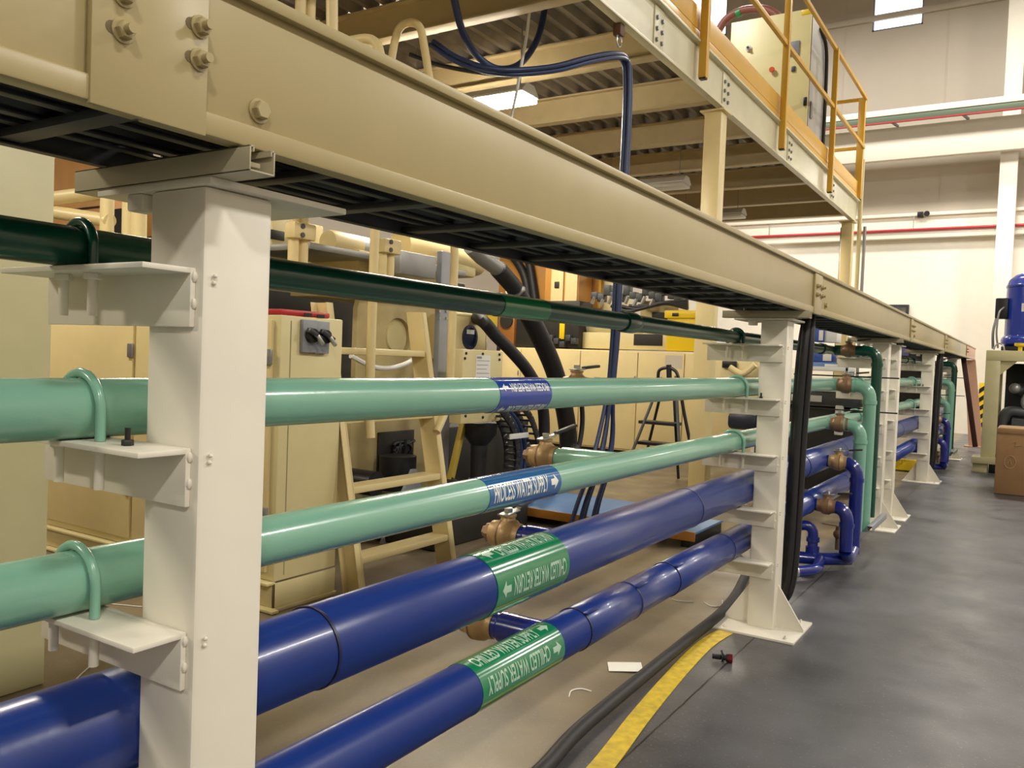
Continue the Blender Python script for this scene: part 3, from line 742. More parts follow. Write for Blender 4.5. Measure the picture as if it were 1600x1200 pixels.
# control cabinet on the mezzanine
ya = 13.7; p = PY(1135, 200, ya).x; q = PY(1262, 150, ya).x; ztop = PY(1200, 25, ya).z
t = thing('control_cabinet', 'pale yellow control cabinet standing on the mezzanine behind the railing', 'cabinet', ((p+q)/2, ya+.5, MZF))
obj('body', MB().box(p, q, ya, ya+1.15, MZF-.005, ztop, .01), mat('pale_yellow_paint', 'e3d9a2', .4, var=.03), t)
obj('side_panel', MB().box(q, q+.015, ya+.04, ya+1.11, MZF+.02, ztop-.03, .005), mat('pale_grey_paint', 'b5b4b0', .4), t)
def on(px, py): return PY(px, py, ya)
c = on(1170, 76); sw = obj('rotary_switch', MB().lathe([(0, 0), (0, .05), (.02, .05), (.02, .03), (.05, .025), (.05, 0)], (c.x, ya, c.z), (0, -1, 0)), M_white, t)
obj('knob', MB().cyl((c.x, ya-.05, c.z), (c.x, ya-.07, c.z), .018), M_blackp, sw)
c = on(1207, 110); obj('emergency_button', MB().lathe([(0, 0), (0, .03), (.03, .03), (.035, .045), (.06, .04), (.06, 0)], (c.x, ya, c.z), (0, -1, 0)), mat('orange_red_button', 'd2542a', .4), t)
a, b_ = on(1228, 67), on(1249, 86); obj('display', MB().box(a.x, b_.x, ya-.02, ya, b_.z, a.z, .006), M_grey, t)
c = on(1240, 108); obj('indicator', MB().box(c.x-.03, c.x+.03, ya-.02, ya, c.z-.04, c.z+.04), M_tray, t)
c = on(1261, 158); obj('latch', MB().box(c.x-.05, c.x, ya-.03, ya, c.z-.07, c.z+.06), M_blackp, t)
c = on(1266, 165); obj('handle', MB().box(q+.015, q+.04, ya+.1, ya+.2, c.z-.16, c.z+.1), M_steel, t)
obj('side_cable', MB().tube([(q+.05, ya+1.0, MZF), (q+.05, ya+1.0, ztop-.8), (q+.05, ya+.85, ztop-.3), (q+.03, ya+.5, ztop-.15)], .03, 10, 6), M_black, t)
c = on(1266, 18); obj('yellow_tag', MB().box(q-.16, q+.0, ya-.004, ya, ztop-.09, ztop-.01), M_yelb, t)
yh = ya+1.3
rh = mesh1('red_hose', MB().tube([PY(1116, 70, yh), PY(1122, 50, yh), PY(1135, 30, yh), PY(1155, 18, yh), PY(1180, 14, yh), PY(1205, 18, yh), PY(1220, 40, yh), PY(1222, 120, yh)], .07, 16, 6), mat('red_brown_hose', '8a5348', .5), 'thick red brown hose arching behind the mezzanine control cabinet', 'hose')
obj('green_band', MB().cyl(PY(1150, 22, yh), PY(1157, 18.5, yh), .075, seg=16), mat('green_plastic', '2f9a5a', .4), rh)
# tube lights
def tube_light(x0, x1, y, z, label, lit):
    t = thing('tube_light', label, 'light', ((x0+x1)/2, y, z), 'tube lights under the mezzanine')
    obj('housing', MB().prism([(y-.06, z+.1), (y+.06, z+.1), (y+.15, z+.02), (y+.15, z), (y-.15, z), (y-.15, z+.02)], 'x', x0, x1), M_lampoff, t)
    obj('diffuser', MB().box(x0+.01, x1-.01, y-.145, y+.145, z-.05, z-.001, .012), M_lamp if lit else M_white, t)
    for x in (x0+.12, x1-.12): obj('hanger', MB().cyl((x, y, z+.09), (x, y, 4.72), .006, seg=8), M_steel, t)
tube_light(-5.75, -4.22, 6.82, 4.02, 'lit tube light glaring white under the mezzanine', True)
for (px0, py0, px1, y, l) in ((1020, 293, 1074, 11.2, 'unlit tube light under the mezzanine left of the cream column'), (1128, 340, 1163, 14.2, 'unlit tube light under the mezzanine right of the cream column')):
    a, b_ = PY(px0, py0, y), PY(px1, py0-8, y); tube_light(a.x-.8, b_.x, y, (a.z+b_.z)/2, l, False)
# cables under the mezzanine
hk = V((XM-.03, 6.45, 4.16))
t = thing('cable_hook', 'small rusty hook under the mezzanine edge holding the blue cables', 'hook', (hk.x, hk.y, hk.z))
obj('clamp', MB().box(hk.x-.04, hk.x+.03, hk.y-.04, hk.y+.04, hk.z+.1, MZ0, .004), mat('rusty_steel', '5d3c28', .6), t)
obj('ring', MB().tube([hk+V((.0, .045*math.cos(q*math.pi/8), .06+.05*math.sin(q*math.pi/8))) for q in range(16)], .008, 8), M_chrome, t)
def P(px, py, X): return PX(px, py, X)
Xc = -3.13
for i in range(5):
    o_ = V(((i % 2)*.035-.02, (i//2)*.04-.04, (i % 3)*.02))
    pts = [PX(680, 72, -4.2), PX(720, 98, -3.9), PX(780, 116, -3.6), PX(860, 112, -3.35), PX(920, 97, -3.2), PX(960, 90, Xc), PX(979, 97, Xc), PX(983, 130, Xc), PX(981, 200, Xc), PX(977, 280, Xc), PX(970, 400, Xc), PX(966, 470, Xc), PX(963, 530, Xc), PX(956, 610, Xc)]
    sp_ = (i-2)*.03
    pts += [PX(950+(i-2)*4, 680, Xc), PX(938+(i-2)*6, 740, Xc), PX(922+(i-2)*7, 790, Xc), PX(912+(i-2)*8, 830, Xc)]
    mesh1('blue_cable', MB().tube([p_+o_ for p_ in pts], .019, 10, 5), M_navy, 'navy blue cable in the bundle hanging from the mezzanine hook down behind the pipes', 'cable', 'navy cable bundle')
mesh1('black_cable', MB().tube([PX(705, -30, -4), PX(712, 10, -4), PX(725, 55, -4), PX(750, 92, -4), PX(780, 108, -4), PX(812, 100, -4), PX(838, 65, -4), PX(850, 20, -4), PX(856, -30, -4)], .03, 12, 6), M_navy, 'dark cable hanging in a deep loop under the mezzanine', 'cable')
mesh1('lamp_cord', MB().tube([PX(832, -40, -3.8), PX(825, 40, -3.8), PX(815, 100, -3.8), PX(808, 140, -3.8), PX(798, 190, -3.8), PX(790, 260, -3.8)], .013, 8, 4), M_white, 'thin white cord hanging past the lit tube light', 'cord')
mesh1('black_cable', MB().tube([PX(640, 85, -4.6), PX(680, 100, -4.4), PX(740, 112, -4.1), PX(800, 118, -3.7)], .018, 10, 6), M_black, 'thin black cable joining the blue bundle from the left, behind hoop', 'cable')

# ------------------------------------------------------------------ machine bay
# tall olive panel at far left
t = thing('tall_cabinet', 'tall olive cream cabinet at the left edge of the view', 'cabinet', (-4.4, 1.2, 0))
obj('body', MB().box(-5.2, -3.58, .1, 1.955, .0, 2.55, .01), M_olive, t)
# control cabinet on skid
XF, YF = -3.6, 3.25
t = thing('electrical_cabinet', 'cream electrical cabinet with disconnect switches, behind the ship ladder', 'cabinet', (-5.4, 3.7, 0))
obj('body', MB().box(-8.6, XF, YF, 3.74, .17, 1.69, .008), M_creamw, t)
obj('skid', MB().box(-8.6, XF-.0, YF+.0, YF+.012, .02, .17).box(-8.6, XF+.05, YF-.05, YF, .005, .02).box(-8.6, XF+.0, YF-.05, YF, .155, .17).box(XF-.012, XF, YF, 3.74, .02, .16).box(XF-.06, XF+.02, YF, 3.74, 0, .02), M_creamw, t)
for (xa, xb) in ((-4.92, XF-.05), (-6.9, -4.95), (-8.6, -6.93)):
    dr = obj('door', MB().box(xa, xb, YF-.025, YF-.002, .22, 1.66, .006), M_cream, t)
    for zz in (.55, 1.45): obj('hinge', MB().box(xb-.04, xb+.012, YF-.04, YF-.02, zz-.045, zz+.045, .004), M_steel, dr)
for (px, py) in ((480, 524), (500, 526)):
    p = PX(px, py, XF)
    sw = obj('disconnect_switch', MB().box(XF, XF+.03, p.y-.06, p.y+.05, p.z-.1, p.z+.09, .005), M_grey, t)
    obj('rotary_handle', MB().lathe([(0, 0), (0, .045), (.03, .04), (.03, 0)], (XF+.03, p.y, p.z), (1, 0, 0)).bar((XF+.06, p.y-.05, p.z+.03), (XF+.06, p.y+.05, p.z-.02), .03, .03), M_blackp, sw)
    obj('name_plate', MB().box(XF, XF+.004, p.y-.03, p.y+.03, p.z+.11, p.z+.13, 0), M_blackp, sw)
    obj('switch_lever', MB().bar((XF+.08, p.y, p.z), (XF+.08, p.y+.05, p.z-.05), .02, .02), M_chrome, sw)
for zz in (1.47, 1.02):
    obj('warning_label', MB().box(XF-.17, XF-.1, YF-.028, YF-.0245, zz-.03, zz+.03, 0), M_red, t)
obj('panel_line', MB().box(XF, XF+.003, YF+.02, 3.72, 1.2, 1.205, 0).box(XF, XF+.003, YF+.07, YF+.075, .2, 1.66, 0), mat('cream_seam', '9c916c', .5), t)
mesh1('red_cover', MB().box(-4.1, -3.62, YF+.02, YF+.4, 1.692, 1.725, .012), M_red, 'red flat cover lying on top of the electrical cabinet', 'cover')
# ship ladder
YL, YRR = 3.80, 4.70
def lad(z): return -3.465-.203*z
t = thing('ship_ladder', 'cream ship ladder with flat treads leaning back behind the pipes', 'ladder', (-3.6, 4.25, 0))
for y, s_ in ((YL, 1), (YRR, -1)):
    A, B = V((lad(0), y, 0)), V((lad(1.78), y, 1.78))
    st = MB()
    for (off, w1, w2) in ((0, .012, .15),):
        st.prism([(A.x-.07, .0), (A.x+.07, .0), (B.x+.07, 1.8), (B.x-.07, 1.8)], 'y', y-.006, y+.006)
        for e in (-.07, .062): st.prism([(A.x+e, 0), (A.x+e+.008, 0), (B.x+e+.008, 1.8), (B.x+e, 1.8)], 'y', min(y, y-s_*.05), max(y, y-s_*.05))
    obj('stringer', st, M_cream, t)
for z in (.235, .66, 1.09, 1.523):
    obj('tread', MB().box(lad(z)-.07, lad(z)+.07, YL+.006, YRR-.006, z-.045, z, .008), M_cream, t)
obj('handrail', MB().tube(fillet([(lad(1.0)+.09, 4.0, .95), (-3.6, 4.0, 1.15), (-3.6, 4.0, 3.5), (-4.02, 4.0, 3.52), (-4.02, 4.0, 2.76)], .17, 10), .03, 16), M_cream, t)
obj('handrail', MB().tube(fillet([(lad(1.0)+.09, 4.69, .95), (-3.6, 4.86, 1.15), (-3.6, 4.86, 2.35), (-3.93, 4.86, 3.7), (-4.0, 4.86, 3.97), (-4.2, 4.86, 3.99), (-4.27, 4.86, 3.75), (-4.27, 4.86, 2.76)], .17, 8), .03, 16), M_cream, t)
obj('handrail', MB().tube(fillet([(-4.02, 3.9, 2.8), (-3.66, 3.66, 2.85), (-3.7, 3.62, 4.4)], .1, 6), .036, 16), M_cream, t)

obj('landing', MB().box(-4.4, -3.56, 3.8, 4.95, 2.72, 2.76), M_cream, t)
# paired poles with clamp blocks
def pole_pair(px, X, label, zc, z1=3.9):
    p = PX(px, 380, X)
    t = thing('pole_pair', label, 'poles', (X, p.y, 1.0), 'clamped pole pairs')
    zb_ = PX(px, 440, X).z
    for dy in (-.043, .043): obj('pole', MB().cyl((X, p.y+dy, zb_), (X, p.y+dy, z1), .037, seg=18), M_cream, t)
    cb = obj('clamp_block', MB().box(X-.03, X+.07, p.y-.1, p.y+.1, zc-.055, zc+.055, .012), M_cream, t)
    for zz in (zc-.03, zc+.03): obj('clamp_screw', MB().cyl((X+.07, p.y-.03, zz), (X+.078, p.y-.03, zz), .018, seg=12), M_tray, cb)
a = PX(466, 362, -4.3); pole_pair(466, -4.3, 'pair of cream poles joined by a clamp block right of nearest post', a.z)
a = PX(610, 387, -4.3); pole_pair(604, -4.3, 'pair of cream poles joined by a clamp block behind the ladder', a.z, 2.3)
# machine pieces behind the ladder
def bx_x(px0, py0, px1, py1, X, dep, mb=None, bev=.01):
    mb = mb or MB(); pm = (py0+py1)/2; xm = (px0+px1)/2
    y0, y1 = PX(px0, pm, X).y, PX(px1, pm, X).y; zt, zb = PX(xm, py0, X).z, PX(xm, py1, X).z
    return mb.box(X-dep, X, y0, y1, zb, zt, bev)
def bx_y(px0, py0, px1, py1, Yv, dep, mb=None, bev=.01):
    mb = mb or MB(); pm = (py0+py1)/2; xm = (px0+px1)/2
    x0, x1 = PY(px0, pm, Yv).x, PY(px1, pm, Yv).x; zt, zb = PY(xm, py0, Yv).z, PY(xm, py1, Yv).z
    return mb.box(x0, x1, Yv, Yv+dep, zb, zt, bev)
XP = -4.75
def down(mb):                                                   # stretch a block's underside to the floor
    zc = sum(v.co.z for v in mb.bm.verts)/len(mb.bm.verts)
    for v in mb.bm.verts: v.co.z = 0 if v.co.z < zc else v.co.z-.02
    return mb
def ring_plate(mb, yc, zc, R, y0, y1, z0, z1, xa, xb, n=32):     # rectangular plate with a round hole
    bm = mb.bm; A = []; 
    for x in (xa, xb):
        inner = []; outer = []
        for k in range(n):
            a = 2*math.pi*k/n; c_, s_ = math.cos(a), math.sin(a)
            inner.append(bm.verts.new((x, yc+R*c_, zc+R*s_)))
            ty = (y1-yc)/c_ if c_ > 1e-6 else ((y0-yc)/c_ if c_ < -1e-6 else 1e9)
            tz = (z1-zc)/s_ if s_ > 1e-6 else ((z0-zc)/s_ if s_ < -1e-6 else 1e9)
            tt = min(ty, tz); outer.append(bm.verts.new((x, yc+tt*c_, zc+tt*s_)))
        A.append((inner, outer))
    for k in range(n):
        k2 = (k+1) % n
        for i_, o_ in A: bm.faces.new((i_[k], i_[k2], o_[k2], o_[k]))
        bm.faces.new((A[0][0][k], A[0][0][k2], A[1][0][k2], A[1][0][k])); bm.faces.new((A[0][1][k], A[0][1][k2], A[1][1][k2], A[1][1][k]))
    return mb
t = thing('clamp_machine', 'cream clamping machine body with a round white port, behind the ladder', 'machine', (-5.4, 6, 0))
yA, yB = PX(556, 560, XP).y, PX(690, 560, XP).y
zt = PX(620, 468, XP).z
c = PX(622, 525, XP); c.z = PX(622, 527, XP).z
zm = PX(620, 600, XP).z
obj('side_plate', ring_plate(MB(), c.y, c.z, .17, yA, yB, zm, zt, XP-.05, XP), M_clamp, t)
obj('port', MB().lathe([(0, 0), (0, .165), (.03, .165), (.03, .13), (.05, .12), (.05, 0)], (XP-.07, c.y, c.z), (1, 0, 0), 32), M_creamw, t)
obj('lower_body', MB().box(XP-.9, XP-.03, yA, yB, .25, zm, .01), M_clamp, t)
bl, br_ = PX(593, 676, XP), PX(646, 742, XP)
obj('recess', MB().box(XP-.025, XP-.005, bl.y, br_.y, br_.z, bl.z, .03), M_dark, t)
rb = MB()
for k in range(9): rb.tube([(XP+.01, bl.y+.1+.09*(k % 5), br_.z+.05+.04*(k//3)), (XP+.04, bl.y+.15+.08*(k % 4), br_.z+.2+.05*(k % 3)), (XP, bl.y+.2+.07*(k % 5), bl.z-.1)], .014, 8, 5)
obj('recess_hose', rb, M_black, t)
obj('base', MB().box(XP-.9, XP-.02, yA, yB, .0, .24, .01), M_blackp, t)
obj('top_housing', bx_x(560, 402, 690, 470, XP, .8), M_cream, t)
obj('port_cable', MB().tube([PX(548, 556, XP+.3), PX(580, 572, XP+.3), PX(610, 575, XP+.3), PX(640, 565, XP+.3), PX(662, 545, XP+.3)], .02, 8, 5), M_white, t)
# horizontal cylinder on top left
a, b_ = PX(512, 378, -4.9), PX(578, 378, -4.9); r = .5*(PX(540, 359, -4.9).z-PX(540, 398, -4.9).z)
t = thing('drive_cylinder', 'horizontal cream cylinder with a worn grey end behind ladder top', 'cylinder', ((a.x), (a.y+b_.y)/2, a.z-r))
L_ = b_.y-a.y
obj('barrel', MB().lathe([(0, 0), (0, r*.93), (.03, r), (L_*.66, r), (L_*.66, 0)], (a.x, a.y, a.z), (0, 1, 0), 32), M_cream, t)
obj('worn_end', MB().lathe([(0, r*.98), (L_*.34, r*.98), (L_*.34, 0)], (a.x, a.y+L_*.66, a.z), (0, 1, 0), 32), M_steel, t)
t = thing('hopper_guard', 'slanted cream guard plate behind the clamped poles', 'guard', (-5.2, 5.0, 1.5))
obj('plate', bx_x(425, 345, 505, 400, -5.1, .5), M_creamw, t)
obj('slot', bx_x(424, 360, 445, 375, -5.09, .02), M_dark, t)
obj('ledge', MB().box(-5.3, -4.6, PX(440, 400, -4.9).y, PX(690, 400, -4.9).y, PX(560, 402, -4.9).z-.05, PX(560, 402, -4.9).z, .006), M_steel, t)
t = thing('steel_column', 'grey steel machine column right of the ladder', 'column', (-4.4, 5.6, 0))
cb = bx_x(682, 392, 704, 900, -4.35, .06); obj('shaft', cb, M_grey, t)
obj('head_block', bx_x(626, 396, 682, 432, -4.36, .3), M_steel, t)
bs = MB()
for px in (687, 698):
    for py in (486, 497):
        p = PX(px, py, -4.34); bs.cyl((-4.35, p.y, p.z), (-4.335, p.y, p.z), .012, seg=10)
obj('bolt_heads', bs, M_chrome, t)
mesh1('ladder_brace', MB().prism([(4.95, .0), (5.6, .0), (5.35, .55), (5.3, .55)], 'x', -4.3, -4.27), M_grey, 'grey triangular brace plate on the floor behind ladder foot', 'brace')
# rounded cream bearing frame with hub
XG = -4.5
t = thing('bearing_frame', 'rounded cream bearing frame with a dark hub above the white junction box', 'frame', (XG, 6, 1))
y0, y1 = PX(702, 525, XG).y, PX(760, 525, XG).y; z0, z1 = PX(730, 560, XG).z, PX(730, 492, XG).z
pl = []
for (cy_, cz_, a0) in ((y1-.09, z1-.09, 0), (y0+.09, z1-.09, 90), (y0+.02, z0, 180), (y1-.02, z0, 270)):
    rr = .09 if a0 < 180 else .02
    for k in range(6): q = math.radians(a0+18*k); pl.append((cy_+rr*math.cos(q), cz_+rr*math.sin(q)))
obj('frame_plate', MB().prism(pl, 'x', XG-.3, XG), M_cream, t)
obj('frame_rim', MB().tube([(XG-.01, a, b) for a, b in pl[18:]+pl[:12]], .02, 10), M_creamw, t)
obj('scale_strip', bx_x(763, 486, 777, 514, XG-.12, .03, bev=.002), M_yelb, t)
c = PX(733, 527, XG)
obj('hub', MB().lathe([(0, 0), (0, .115), (.02, .115), (.02, .09), (.005, .085), (.005, 0)], (XG, c.y, c.z), (1, 0, 0), 32), mat('dark_blue_hub', '1c2542', .3), t)
obj('hub_label', MB().box(XG+.02, XG+.024, c.y-.07, c.y+.05, c.z+.03, c.z+.07, 0), M_white, t)
# white junction box
XJ = -3.95
t = thing('junction_box', 'cream junction box with a printed label, above the black chain', 'box', (XJ, 5.7, .9))
bxm = bx_x(722, 547, 784, 660, XJ, .12, bev=.006); obj('body', bxm, M_creamw, t)
bb = MB()
for px, py in ((728, 552), (754, 553), (780, 554), (727, 650), (754, 652), (780, 650), (726, 560), (780, 562)):
    p = PX(px, py, XJ); bb.cyl((XJ, p.y, p.z), (XJ+.008, p.y, p.z), .012, seg=8)
obj('box_screws', bb, M_blackp, t)
a, b_ = PX(744, 553, XJ), PX(765, 592, XJ); a.z = PX(754, 555, XJ).z; b_.z = PX(754, 620, XJ).z
lb = obj('paper_label', MB().box(XJ, XJ+.003, a.y, b_.y, b_.z, a.z, 0), M_paper, t)
ln = MB()
for k in range(7): ln.box(XJ+.003, XJ+.004, a.y+.012, b_.y-.015-.02*(k % 3), a.z-.05-.035*k, a.z-.045-.035*k, 0)
ln.box(XJ+.003, XJ+.004, a.y+.01, a.y+.08, a.z-.03, a.z-.012, 0)
obj('print_lines', ln, M_grey, lb)
obj('neck', MB().lathe([(0, 0), (0, .16), (.1, .15), (.2, .075), (.5, .07), (.5, .085), (.56, .085), (.56, 0)], PX(750, 660, XJ-.17), (0, 0, -1), 24), M_black, t)
# yellow scale strip + yellow slanted bar
mesh1('yellow_bar', MB().bar(PX(724, 660, -4.2), PX(703, 752, -4.2), .05, .05), mat('olive_yellow_bar', 'b29a3c', .5), 'slanted yellow bar left of the black conduit under the junction box', 'bar')
mesh1('yellow_block', bx_x(746, 691, 768, 703, PZ(757, 703, 0).x, .2), M_yelb, 'small bright yellow block seen under the junction box', 'block')
# energy chains
def chain(pts, X, w_, label):
    P3 = [PX(x, y, X) for x, y in pts]; cc = catmull(P3, 10)
    t = thing('cable_chain', label, 'cable chain', (X, cc[len(cc)//2].y, min(p_.z for p_ in cc)), 'black cable chains')
    mbs = {-1: MB(), 1: MB()}; nx = MB()
    step = []; acc = 0; last = cc[0]; step.append(cc[0])
    for p_ in cc[1:]:
        if (p_-last).length > .055: step.append(p_); last = p_
    for a, b_ in zip(step, step[1:]):
        for q, mb in mbs.items():
            dx = q*w_/2; mb.bar(a+V((dx, 0, 0)), a+(b_-a)*.94+V((dx, 0, 0)), .014, .07, .004, up=V((1, 0, 0)).cross(b_-a))
        nx.bar((a+b_)/2+V((-w_/2, 0, 0)), (a+b_)/2+V((w_/2, 0, 0)), .02, .02, .003)
    for mb in mbs.values(): obj('side_links', mb, M_blackp, t)
    obj('cross_bars', nx, M_tray, t)
chain([(775, 640), (792, 665), (800, 700), (798, 735), (788, 765), (765, 790)], -3.9, .12, 'inner black cable chain curving down below the junction box')
chain([(806, 632), (822, 655), (832, 690), (833, 725), (824, 760), (800, 795)], -3.9, .12, 'outer black cable chain curving down behind upper aqua pipe')
for i, dx in enumerate((0, 7, 14)):
    mesh1('chain_hose', MB().tube([PX(x+dx, y, -3.95) for x, y in ((780, 640), (798, 665), (806, 700), (805, 735), (796, 765), (775, 795))], .022, 10, 6), M_navy, 'navy hose running between the two black cable chains', 'hose', 'navy hoses between the chains')
mesh1('white_tag', bx_x(797, 677, 826, 685, -3.82, .01, bev=.001), M_white, 'white tag wrapped across the black cable chain', 'tag')
# big hoses
def hose(pts, X, r, m_, label, name='black_hose', seg=18, pre=None):
    P3 = [PX(x, y, X) for x, y in pts]
    if pre: P3.insert(0, PX(*pre))
    return mesh1(name, MB().tube(P3, r, seg, 6), m_, label, 'hose')
t = thing('steel_pipe_hose', 'slanting grey steel pipe running into thick black hose behind the pipes', 'hose', PX(880, 700, -4.6))
obj('steel_tube', MB().tube([PX(735, 385, -4.6), PX(752, 402, -4.6), PX(783, 424, -4.6)], .075, 20), M_steel, t)
obj('rubber_sleeve', MB().tube([PX(778, 420, -4.6), PX(800, 445, -4.6), PX(812, 462, -4.6)], .09, 20), M_black, t)
obj('hose_clamp', MB().tube([PX(803, 452, -4.6), PX(807, 457, -4.6)], .096, 20), M_chrome, t)
obj('rubber_hose', MB().tube([PX(x, y, -4.6) for x, y in ((806, 456), (830, 500), (850, 540), (868, 585), (882, 640), (888, 690), (884, 730), (870, 790))], .105, 24, 8), M_black, t)
hose([(756, 503), (775, 525), (800, 550), (825, 580), (843, 615), (850, 655), (848, 700), (835, 760)], -4.3, .06, M_black, 'black hose arcing down between junction box and thick hose', pre=(738, 494, -4.62))
hose([(892, 590), (905, 615), (910, 650), (906, 690), (890, 740), (860, 800)], -4.4, .028, M_black, 'thin black hose curving right of the thick black hose')
hose([(700, 752), (740, 775), (790, 780), (840, 760), (880, 720), (900, 700)], -4.2, .05, M_black, 'black hose curving low along the machine base')
hose([(830, 720), (862, 770), (850, 820), (800, 850)], -4.0, .04, M_black, 'black hose sagging to the floor behind the brass valves')
# dark machine base / sump
t = thing('oil_sump', 'dark oil sump and machine block under the junction box', 'base', (-4.8, 6.2, 0))
obj('sump', MB().box(-4.74, -3.78, 4.98, 6.36, .0, .24, .03), M_dark, t)
obj('rail', MB().box(-4.14, -4.06, 4.9, 8.4, .36, .42, .004), M_steel, t)
mesh1('hydraulic_block', MB().box(-5.7, -4.8, 6.35, 8.0, .0, .8, .02), M_dark, 'dark hydraulic block behind the black cable chains', 'machine')
obj('pump', MB().cyl((-4.6, 5.5, .33), (-4.6, 5.5, .62), .16).cyl((-4.9, 5.0, .45), (-4.4, 5.0, .45), .1), M_blackp, t)
# blue platform
t = thing('work_platform', 'low blue topped platform with orange brown front edge behind the pipes', 'platform', (-3.4, 6.9, 0))
obj('top', MB().box(-4.05, -2.25, 6.42, 7.4, .13, .15, .004), M_bluep, t)
obj('front_edge', MB().box(-4.05, -2.25, 6.40, 6.42, .075, .15, .002), M_brown, t)
for x in (-4.0, -3.2, -2.4): obj('leg', MB().box(x, x+.08, 6.5, 7.3, 0, .13, .004), M_blackp, t)
# low guard cabinets
t = thing('guard_cabinet_row', 'row of low cream guard doors along the back machine line', 'cabinet', (-6, 12.7, 0))
xA, xB = PY(778, 600, 12.3).x, -3.75
obj('body', MB().box(xA, xB, 12.33, 13.1, .06, 1.68, .01), M_cream, t)
obj('plinth', MB().box(xA, xB, 12.38, 13.0, 0, .06, 0), M_blackp, t)
xs = [xA+.02, PY(812, 600, 12.3).x, PY(905, 600, 12.3).x, PY(995, 600, 12.3).x, PY(1068, 600, 12.3).x, xB-.02]
for a, b_ in zip(xs, xs[1:]):
    d = obj('door', MB().box(a+.008, b_-.008, 12.30, 12.33, .09, 1.66, .006), M_cream, t)
    obj('latch', MB().box(b_-.05, b_-.025, 12.285, 12.30, 1.2, 1.28, .003), M_steel, d)
a = PY(1040, 555, 12.3); obj('notice', MB().box(a.x, a.x+.28, 12.296, 12.30, a.z-.2, a.z, 0), mat('grey_paper', 'c9bfae', .6), t)
# machine on top of the guards
t = thing('injection_unit', 'cream injection unit with a dark window, on top of low guard doors', 'machine', (-5.5, 12.9, 1.7))
obj('bed', bx_y(905, 520, 1042, 546, 12.6, .5), M_creamw, t)
obj('window', bx_y(990, 522, 1035, 540, 12.59, .02), M_dark, t)
obj('top_panel', bx_y(1000, 470, 1060, 520, 12.9, .5), M_cream, t)
obj('barrel', MB().lathe([(0, 0), (0, .2), (.9, .2), (1.2, .12), (1.2, 0)], PY(905, 508, 12.9), (1, 0, 0), 24), M_olive, t)
obj('valve_block', bx_y(1018, 488, 1045, 510, 12.85, .1), M_dark, t)
fit = MB()
for k in range(14):
    p = PY(930+k*10, 462+6*math.sin(k*2.1), 12.7); fit.box(p.x-.06, p.x+.06, 12.65, 12.8, p.z-.05, p.z+.06+.03*(k % 3), .01)
obj('fittings', fit, M_tray, t)
fit = MB()
for k in range(8):
    p = PY(925+k*13, 470+4*(k % 2), 12.6); fit.cyl((p.x, 12.6, p.z-.05), (p.x+.05, 12.6, p.z+.07), .03, seg=10)
obj('chrome_fittings', fit, M_chrome, t)
fit = MB()
for k in range(4): fit.tube([PY(955+k*14, 478, 12.6), PY(985+k*12, 486-3*k, 12.6), PY(1030+k*4, 474, 12.6), PY(1075, 470+4*k, 12.6)], .03, 8, 6)
obj('fitting_hose', fit, M_black, t)
t = thing('yellow_bin', 'bright yellow bin with lid standing on the guard doors left of cream column', 'bin', (-4.6, 12.8, 1.7))
obj('body', bx_y(1041, 496, 1090, 549, 12.5, .5, bev=.02), M_yelb, t)
obj('lid', bx_y(1038, 485, 1091, 497, 12.47, .56), M_yelb, t)
obj('lid_mark', bx_y(1050, 489, 1060, 494, 12.46, .01), M_blackp, t)
# orange boxes further back
for (q, Yv, m_, l, n_) in (((780, 380, 858, 478), 13.4, M_orange, 'dull orange cabinet beside the slanting steel pipe, with two thin black hoses', 'orange_cabinet'),
                       ((905, 395, 938, 482), 13.3, M_orange, 'bright orange control box right of the pale one, above guard doors', 'orange_box')):
    t = thing(n_, l, 'machine panel', PY((q[0]+q[2])/2, q[3], Yv+.2)); obj('body', bx_y(*q, Yv, .4), m_, t); obj('pedestal', down(bx_y(*q, Yv+.02, .36)), M_dark, t)
    obj('edge_trim', bx_y(q[2]-3, q[1], q[2]+1, q[3], Yv-.01, .02), M_yel, t)
    if n_ == 'orange_cabinet':
        for h in (((790, 385), (812, 415), (822, 440), (827, 480)), ((820, 385), (828, 415), (833, 445), (838, 480))):
            obj('thin_hose', MB().tube([PY(x, y, Yv-.1) for x, y in h], .08, 12, 5), M_black, t)
t = thing('orange_cabinet', 'orange framed control cabinet with pale doors behind dark green pipe', 'cabinet', PY(885, 480, 12.8))
obj('body', bx_y(852, 385, 905, 482, 12.75, .5), M_orange, t)
for (a, b_) in ((861, 880), (883, 902)): obj('door', bx_y(a, 402, b_, 478, 12.72, .03), M_cream, t)
obj('switch', bx_y(866, 440, 873, 450, 12.70, .03), M_dark, t)
mesh1('pale_panel', down(bx_y(935, 425, 972, 482, 13.4, .4)), M_creamw, 'pale cream panel right of the bright orange control box', 'panel')
t = thing('gear_housing', 'brown orange gear housing with dark hole behind thick black hose', 'housing', PY(795, 540, 12.5))
obj('body', bx_y(776, 478, 804, 545, 12.5, .4, bev=.06), mat('brown_orange', '8d5a26', .5), t)
p = PY(792, 501, 12.5); obj('hole', MB().cyl((p.x, 12.5, p.z), (p.x, 12.47, p.z), .13), M_dark, t)
t = thing('dark_machine', 'dark machine mass with small yellow strip behind the thick hose', 'machine', (-7.0, 12.7, 1.7))
obj('body', bx_y(806, 470, 905, 544, 12.45, .5, bev=.03), M_dark, t)
obj('yellow_strip', bx_y(874, 495, 882, 530, 12.43, .02), M_yelb, t)
fit = MB()
for k in range(8): p = PY(835+k*9, 528+5*(k % 3), 12.4); fit.box(p.x-.05, p.x+.05, 12.34, 12.45, p.z-.05, p.z+.05, .01)
obj('connectors', fit, M_tray, t)
